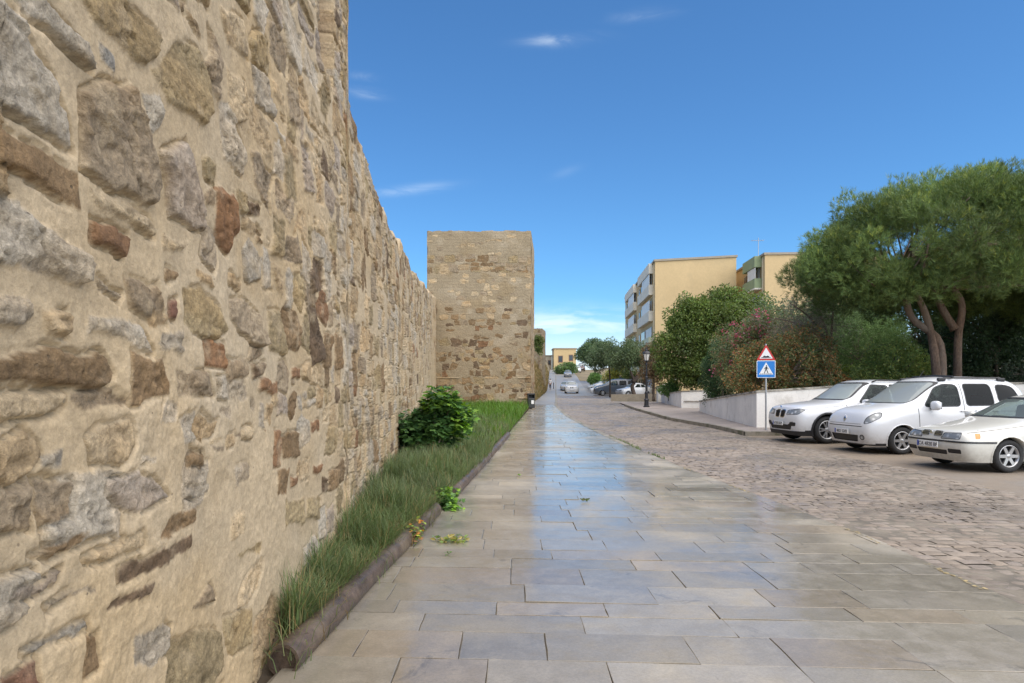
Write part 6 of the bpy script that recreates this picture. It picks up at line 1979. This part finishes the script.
# ---------------------------------------------------------------- white leisure van
def van_extra(root, paint):
    for s in (-1, 1):
        m = MB(); m.tube([(-2.05, s * .63, 1.72), (-2.15, s * .63, 1.775), (-3.60, s * .62, 1.775), (-3.72, s * .62, 1.70)], .020, 8)
        m.box((-2.08, s * .63, 1.74), (.20, .06, .08), bevel=.02); m.box((-3.62, s * .62, 1.735), (.20, .06, .08), bevel=.02)
        m.build('roof_rail', MAT_TRIM, root, smooth=False)
    m = MB(); m.tube([(-2.35, .66, 1.80), (-2.38, 0, 1.83), (-2.35, -.66, 1.80)], .028, 8); m.build('roof_bar', MAT_TRIM, root)
    m = MB()
    o_, i_ = [(0, .085), (.055, 0), (0, -.085), (-.055, 0)], [(0, .045), (.026, 0), (0, -.045), (-.026, 0)]
    bm = m.bm
    vo = [bm.verts.new((0, y, z)) for y, z in o_]; vi = [bm.verts.new((.012, y, z)) for y, z in i_]; vb = [bm.verts.new((-.02, y, z)) for y, z in o_]
    for k in range(4):
        bm.faces.new((vo[k], vo[(k + 1) % 4], vi[(k + 1) % 4], vi[k])); bm.faces.new((vo[k], vo[(k + 1) % 4], vb[(k + 1) % 4], vb[k]))
    o = m.build('emblem', MAT_CHROME, root); o.location = (-.062, 0, .80); o.rotation_euler = (0, R(-14), 0)
    m = MB(); m.tube([(-2.0, 0, 1.79), (-2.14, 0, 1.96)], .007, 5); m.build('aerial', MAT_TRIM, root)
    m = MB().box((-2.72, .925, 1.0), (.02, .008, .02)); m.build('door_lock', MAT_TRIM, root)


VAN = dict(L=4.21, hw=.915, fa=.90, ra=3.60, wr=.315, gap=.06, ww=.215, ty=.80, spokes=6, lipw=.02, cab=(1.25, 4.0, .42, 1.08), seats=(2.05, 2.95), mirror=(1.62, 1.03, 1.13, (.085, .125, .11)),
  handles=((2.42, 1.0, .93), (3.25, 1.0, .93)), handle_mat=None, wipers=(((-.96, .55, 1.13), (-1.02, -.10, 1.15)), ((-.96, -.12, 1.13), (-1.02, -.70, 1.14))), plate=(-.022, .50, '4821 GVB', 0), extra=van_extra,
  st=[([.10, .04, .0, .05, .12, .16, .17], [(.52, .20), (.60, .36), (.64, .56), (.62, .76), (.54, .90), (.33, .94), (0, .95)]),
      ([.20, .15, .12, .15, .25, .29, .30], [(.74, .19), (.82, .36), (.84, .60), (.82, .82), (.70, .97), (.40, 1.02), (0, 1.03)]),
      (.46, [(.86, .19), (.905, .38), (.915, .66), (.885, .88), (.75, 1.03), (.42, 1.09), (0, 1.10)]),
      (.78, [(.88, .20), (.92, .42), (.93, .72), (.90, .97), (.79, 1.08), (.44, 1.13), (0, 1.145)]),
      (1.02, [(.88, .22), (.915, .45), (.925, .78), (.90, 1.03), (.80, 1.13), (.46, 1.20), (0, 1.22)]),
      (1.25, [(.88, .22), (.91, .46), (.92, .8), (.90, 1.07), (.785, 1.26), (.46, 1.36), (0, 1.38)]),
      (1.72, [(.88, .22), (.91, .46), (.92, .8), (.90, 1.09), (.735, 1.60), (.46, 1.70), (0, 1.72)]),
      (1.98, [(.88, .22), (.91, .46), (.92, .8), (.90, 1.10), (.73, 1.68), (.47, 1.78), (0, 1.80)]),
      (2.6, [(.88, .22), (.915, .46), (.925, .82), (.905, 1.11), (.735, 1.71), (.48, 1.815), (0, 1.83)]),
      (3.3, [(.88, .22), (.92, .46), (.93, .82), (.905, 1.12), (.735, 1.70), (.48, 1.805), (0, 1.82)]),
      (3.85, [(.87, .24), (.91, .46), (.92, .82), (.895, 1.12), (.72, 1.65), (.47, 1.765), (0, 1.78)]),
      (4.10, [(.84, .26), (.885, .46), (.89, .82), (.865, 1.10), (.70, 1.55), (.44, 1.66), (0, 1.68)]),
      (4.21, [(.70, .30), (.76, .46), (.77, .80), (.74, 1.06), (.62, 1.40), (.38, 1.48), (0, 1.49)])],
  regions=[
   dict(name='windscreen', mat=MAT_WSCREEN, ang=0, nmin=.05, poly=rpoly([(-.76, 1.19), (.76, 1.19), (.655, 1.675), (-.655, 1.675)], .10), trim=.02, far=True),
   dict(name='side_window', mat=MAT_CGLASS, ang=90, mirror=True, nmin=.35, poly=rpoly([(1.46, 1.11), (2.36, 1.12), (2.36, 1.60), (2.06, 1.62), (1.80, 1.53)], .09), trim=.022, far=True),
   dict(name='side_window', mat=MAT_TGLASS, ang=90, mirror=True, nmin=.35, poly=rpoly([(2.53, 1.13), (3.22, 1.14), (3.20, 1.62), (2.53, 1.62)], .08), trim=.022, far=True),
   dict(name='side_window', mat=MAT_TGLASS, ang=90, mirror=True, nmin=.3, poly=rpoly([(3.36, 1.20), (3.94, 1.24), (3.82, 1.55), (3.62, 1.60), (3.36, 1.60)], .10), trim=.022, far=True),
   dict(name='headlight', mat=MAT_LAMP, ang=42, mirror=True, nmin=.1, poly=rpoly([(.56, .70), (.70, .73), (.90, .86), (.90, .96), (.78, .95), (.62, .84)], .05), off=-.003, trim=.012, trim_name='headlight_seal', far=True),
   dict(name='lower_intake', mat=MAT_TRIM, ang=0, nmin=.05, poly=rpoly([(-.46, .27), (.46, .27), (.52, .43), (-.52, .43)], .03), off=-.02, far=True),
   dict(name='upper_intake', mat=MAT_TRIM, ang=0, nmin=.05, poly=rpoly([(-.62, .625), (.62, .625), (.66, .645), (-.66, .645)], .008), off=-.012),
   dict(name='fog_lamp', mat=MAT_LAMP, ang=25, mirror=True, nmin=.05, poly=circle_poly(.60, .38, .050, 12), off=-.004, trim=.016, trim_name='fog_lamp_ring'),
   dict(name='lower_bumper', mat=MAT_TRIM, ang=0, nmin=.03, poly=[(-.9, .0), (.9, .0), (.9, .225), (-.9, .225)], off=.002),
   dict(name='sill_cladding', mat=MAT_TRIM, ang=90, mirror=True, nmin=.1, poly=[(.3, .0), (4.1, .0), (4.1, .25), (.3, .25)], off=.004),
   dict(name='door_seam', mat=MAT_TRIM, ang=90, mirror=True, nmin=.3, poly=[(1.327, .30), (1.343, .30), (1.303, 1.06), (1.287, 1.06)], off=-.006),
   dict(name='door_seam', mat=MAT_TRIM, ang=90, mirror=True, nmin=.3, poly=[(2.442, .30), (2.458, .30), (2.458, 1.66), (2.442, 1.66)], off=-.006),
   dict(name='bonnet_seam', mat=MAT_TRIM, ang=0, nmin=.1, poly=[(-.60, .685), (.60, .685), (.60, .693), (-.60, .693)], off=-.005),
   dict(name='slide_rail', mat=MAT_TRIM, ang=90, mirror=True, nmin=.3, poly=[(3.3, .985), (4.0, .985), (4.0, 1.0), (3.3, 1.0)], off=-.008),
   dict(name='tail_light', mat=MAT_TAIL, ang=90, mirror=True, nmin=.1, poly=[(4.08, .85), (4.2, .85), (4.2, 1.35), (4.06, 1.35)], off=.002, far=True),
  ])

# ---------------------------------------------------------------- old white saloon
def saloon_extra(root, paint):
    for s in (-1, 1):
        m = MB()
        for zz in (.655, .685, .715): m.box((-.058 + (zz - .68) * -.25, s * .165, zz), (.02, .20 - abs(zz - .685) * .6, .010))
        m.build('grille_slat', MAT_CHROME, root)
    m = MB(); m.lathe([(.001, 0), (.032, .003), (.032, .012), (.001, .013)], n=18, axis='Y'); o = m.build('emblem', MAT_CHROME, root); o.rotation_euler = (0, 0, R(-90)); o.location = (-.06, 0, .70)
    o = MB().box((-2.05, .22, 1.23), (.05, .20, .05), bevel=.02).build('rear_view_mirror', MAT_TRIM, root)


SALOON = dict(L=4.43, hw=.855, fa=.93, ra=3.53, wr=.30, gap=.055, ww=.195, ty=.735, spokes=6, lipw=.018, cab=(1.55, 3.6, .30, .90), seats=(2.15, 2.95), mirror=(1.72, .955, .985, (.075, .105, .07)),
  handles=((2.72, .80, .865), (3.45, .82, .86)), handle_mat=None, wipers=(((-1.40, .45, .985), (-1.48, -.15, 1.0)), ((-1.40, -.15, .985), (-1.48, -.65, .99))), plate=(-.03, .475, 'CA 4820 BF', 0), extra=saloon_extra,
  st=[([.13, .07, .02, .04, .07, .10, .11], [(.50, .19), (.58, .30), (.62, .46), (.60, .60), (.54, .70), (.32, .735), (0, .745)]),
      ([.22, .17, .13, .15, .19, .20, .20], [(.71, .18), (.78, .30), (.80, .48), (.78, .63), (.69, .735), (.40, .775), (0, .785)]),
      (.46, [(.80, .18), (.84, .32), (.855, .52), (.83, .69), (.72, .775), (.42, .82), (0, .83)]),
      (.95, [(.82, .19), (.86, .36), (.87, .58), (.845, .78), (.75, .855), (.43, .895), (0, .905)]),
      (1.36, [(.82, .20), (.85, .37), (.865, .62), (.845, .86), (.77, .925), (.45, .965), (0, .975)]),
      (1.54, [(.82, .20), (.85, .37), (.865, .63), (.845, .88), (.76, 1.01), (.45, 1.07), (0, 1.085)]),
      (2.06, [(.82, .20), (.85, .37), (.865, .64), (.845, .90), (.60, 1.30), (.42, 1.375), (0, 1.39)]),
      (2.30, [(.82, .20), (.85, .37), (.865, .64), (.845, .905), (.585, 1.345), (.41, 1.42), (0, 1.435)]),
      (2.8, [(.82, .20), (.855, .37), (.87, .65), (.845, .915), (.58, 1.345), (.41, 1.42), (0, 1.435)]),
      (3.2, [(.82, .20), (.855, .37), (.87, .66), (.84, .925), (.575, 1.29), (.40, 1.37), (0, 1.385)]),
      (3.78, [(.80, .21), (.84, .38), (.85, .66), (.815, .93), (.70, 1.0), (.42, 1.03), (0, 1.04)]),
      (4.25, [(.76, .22), (.81, .38), (.82, .64), (.785, .91), (.68, .965), (.40, .985), (0, .99)]),
      (4.43, [(.58, .26), (.66, .38), (.68, .62), (.65, .84), (.56, .91), (.34, .925), (0, .93)])],
  regions=[
   dict(name='windscreen', mat=MAT_SSCREEN, ang=0, nmin=.05, poly=rpoly([(-.72, 1.0), (.72, 1.0), (.54, 1.335), (-.54, 1.335)], .06), trim=.025, far=True),
   dict(name='side_window', mat=MAT_CGLASS, ang=90, mirror=True, nmin=.35, poly=rpoly([(1.80, .945), (2.66, .955), (2.66, 1.29), (2.28, 1.29)], .04), trim=.025, far=True),
   dict(name='side_window', mat=MAT_CGLASS, ang=90, mirror=True, nmin=.35, poly=rpoly([(2.74, .955), (3.38, .965), (3.22, 1.24), (2.74, 1.29)], .04), trim=.025, far=True),
   dict(name='rear_window', mat=MAT_CGLASS, ang=180, nmin=.2, poly=rpoly([(-.62, 1.05), (.62, 1.05), (.52, 1.32), (-.52, 1.32)], .05), far=True),
   dict(name='grille', mat=MAT_TRIM, ang=0, nmin=.1, poly=rpoly([(.06, .635), (.26, .64), (.255, .73), (.07, .735)], .025), off=-.012, trim=.012, trim_mat=None, trim_name='grille_surround'),
   dict(name='grille', mat=MAT_TRIM, ang=0, nmin=.1, poly=rpoly([(-.26, .64), (-.06, .635), (-.07, .735), (-.255, .73)], .025), off=-.012, trim=.012, trim_mat=None, trim_name='grille_surround'),
   dict(name='headlight', mat=MAT_LAMP, ang=28, mirror=True, nmin=.1, poly=rpoly([(.24, .595), (.615, .605), (.62, .715), (.30, .70)], .025), off=-.002, trim=.008, trim_name='headlight_seal', far=True),
   dict(name='indicator', mat=MAT_AMBER, ang=60, mirror=True, nmin=.1, poly=rpoly([(.64, .615), (.72, .62), (.73, .71), (.64, .715)], .02), off=-.001),
   dict(name='bumper_strip', mat=MAT_TRIM, ang=0, nmin=.05, poly=[(-.87, .535), (.87, .535), (.87, .565), (-.87, .565)], off=.010),
   dict(name='side_strip', mat=MAT_TRIM, ang=90, mirror=True, nmin=.2, poly=[(.24, .535), (.52, .535), (.52, .565), (.24, .565)], off=.010),
   dict(name='side_strip', mat=MAT_TRIM, ang=90, mirror=True, nmin=.2, poly=[(1.34, .52), (3.12, .52), (3.12, .555), (1.34, .555)], off=.010),
   dict(name='lower_intake', mat=MAT_TRIM, ang=0, nmin=.05, poly=rpoly([(-.36, .30), (.36, .30), (.38, .385), (-.38, .385)], .02), off=-.012),
   dict(name='fog_lamp_recess', mat=MAT_TRIM, ang=20, mirror=True, nmin=.05, poly=rpoly([(.40, .335), (.66, .335), (.66, .415), (.40, .415)], .02), off=-.010),
   dict(name='door_seam', mat=MAT_TRIM, ang=90, mirror=True, nmin=.3, poly=[(1.42, .28), (1.43, .28), (1.46, .87), (1.45, .87)], off=-.006),
   dict(name='door_seam', mat=MAT_TRIM, ang=90, mirror=True, nmin=.3, poly=[(2.695, .28), (2.705, .28), (2.705, .95), (2.695, .95)], off=-.006),
   dict(name='bonnet_seam', mat=MAT_TRIM, ang=90, mirror=True, nmin=.1, poly=[(.22, .712), (1.36, .862), (1.36, .870), (.22, .720)], off=-.005),
   dict(name='tail_light', mat=MAT_TAIL, ang=180, mirror=False, nmin=.1, poly=[(.36, .66), (.74, .66), (.74, .82), (.36, .82)], off=.002, far=True),
   dict(name='tail_light', mat=MAT_TAIL, ang=180, mirror=False, nmin=.1, poly=[(-.74, .66), (-.36, .66), (-.36, .82), (-.74, .82)], off=.002, far=True),
  ])


def scaled(S, kl=1.0, kh=1.0, kw=1.0, **kw_):
    """a longer, taller or wider sister of a car"""
    T = dict(S)
    T['st'] = [(([q * kl for q in d] if hasattr(d, '__len__') else d * kl), [(y * kw, z * kh) for y, z in p]) for d, p in S['st']]
    T['L'] = S['L'] * kl; T['fa'] = S['fa'] * kl; T['ra'] = S['ra'] * kl; T['hw'] = S['hw'] * kw; T['ty'] = S['ty'] * kw
    rg = []
    for q in S['regions']:
        q = dict(q); a = q['ang']
        kk = kl if a == 90 else (kw if a in (0, 180) else (kl + kw) / 2)
        q['poly'] = [(p[0] * kk, p[1] * kh) for p in q['poly']]; rg.append(q)
    T['regions'] = rg
    T['plate'] = (S['plate'][0], S['plate'][1] * kh, '', 0)
    T.update(kw_)
    return T


# the three cars parked nose-in along the apron: front-left wheel seen at these pixels
def park(S, wx, wy, head, *a, **k):
    """place a car so that its front left wheel touches the ground at (wx, wy)"""
    th = R(head)
    lx, ly = S['L'] / 2 - S['fa'], S['ty'] + S['ww'] / 2
    return make_car(S, (wx - (lx * math.cos(th) - ly * math.sin(th)), wy - (lx * math.sin(th) + ly * math.cos(th))), head, *a, **k)


PK = 'white cars parked nose to the street'
HEAD = 180 + 7
park(SUV, 316 / 650 * 17.8, 17.8, HEAD, P_WHITE, 'white sport utility car with twin grille and black wheel arches, nearest the road sign', 'car', 3, PK)
park(VAN, 391 / 650 * 15.0, 15.0, HEAD - 1, P_WHITE, 'tall white leisure van with roof rails, between the sport utility car and the saloon', 'car', 3, PK)
park(SALOON, 498 / 650 * 11.85, 11.85, HEAD - 1, P_CREAM, 'old white saloon with split grille and black bumper strip, nearest at the right edge', 'car', 3, PK)

# cars farther up: fewer parts, same build
HATCH = scaled(SALOON, .90, 1.06, .98); BUS = scaled(VAN, 1.18, 1.08, 1.04); BIGVAN = scaled(VAN, 1.3, 1.30, 1.08)
FAR = dict(level=2, detail=False)
road_dir = 90 - math.degrees(math.atan(.0677))
def on_road(px, Y): return ((px - CX) / F * Y, Y)
make_car(SUV, on_road(571.4, 93), road_dir + 180, P_WHITE, 'white off road car with black grille driving down the middle of the wet street', 'car', name='car', **FAR)
make_car(SALOON, on_road(565.6, 106), road_dir + 180, P_SILVER, 'pale silver car following close behind the white off road car', 'car', name='car', **FAR)
make_car(HATCH, on_road(567.8, 143), road_dir + 178, P_GREY, 'grey car coming over the rise near the left kerb', 'car', name='car', **FAR)
make_car(VAN, on_road(577.3, 172), road_dir + 180, P_WHITE, 'white van coming down the hill behind the grey car', 'van', name='van', **FAR)
make_car(BIGVAN, on_road(581.5, 188), road_dir + 180, P_BROWN, 'dark brown high van behind the white one at the top of the hill', 'van', name='van', **FAR)
make_car(BUS, (12.0, 76.2), 176, P_DARK, 'dark minivan parked nose out beside the pale hatchback', 'van', group='cars parked up the hill', **FAR)
make_car(HATCH, (13.4, 71.5), 200, P_WHITE, 'small white hatchback parked at the foot of the olive tree', 'car', group='cars parked up the hill', **FAR)
make_car(SALOON, (12.1, 79.6), 178, P_BLUE, 'blue car whose nose pokes out beyond the dark minivan', 'car', group='cars parked up the hill', **FAR)
make_car(VAN, (12.9, 83.5), 178, P_WHITE, 'white van parked next beyond the blue car', 'van', group='cars parked up the hill', **FAR)
make_car(SALOON, (12.7, 88), 178, P_WHITE, 'low white car between two white vans up the hill', 'car', group='cars parked up the hill', **FAR)
make_car(BIGVAN, (14.2, 93), 178, P_WHITE, 'tallest white van at the far end of the parked row', 'van', group='cars parked up the hill', **FAR)
make_car(HATCH, (14.0, 104), 178, P_SILVER, 'silver hatchback parked beside the rounded green shrub up the hill', 'car', group='cars parked up the hill', **FAR)
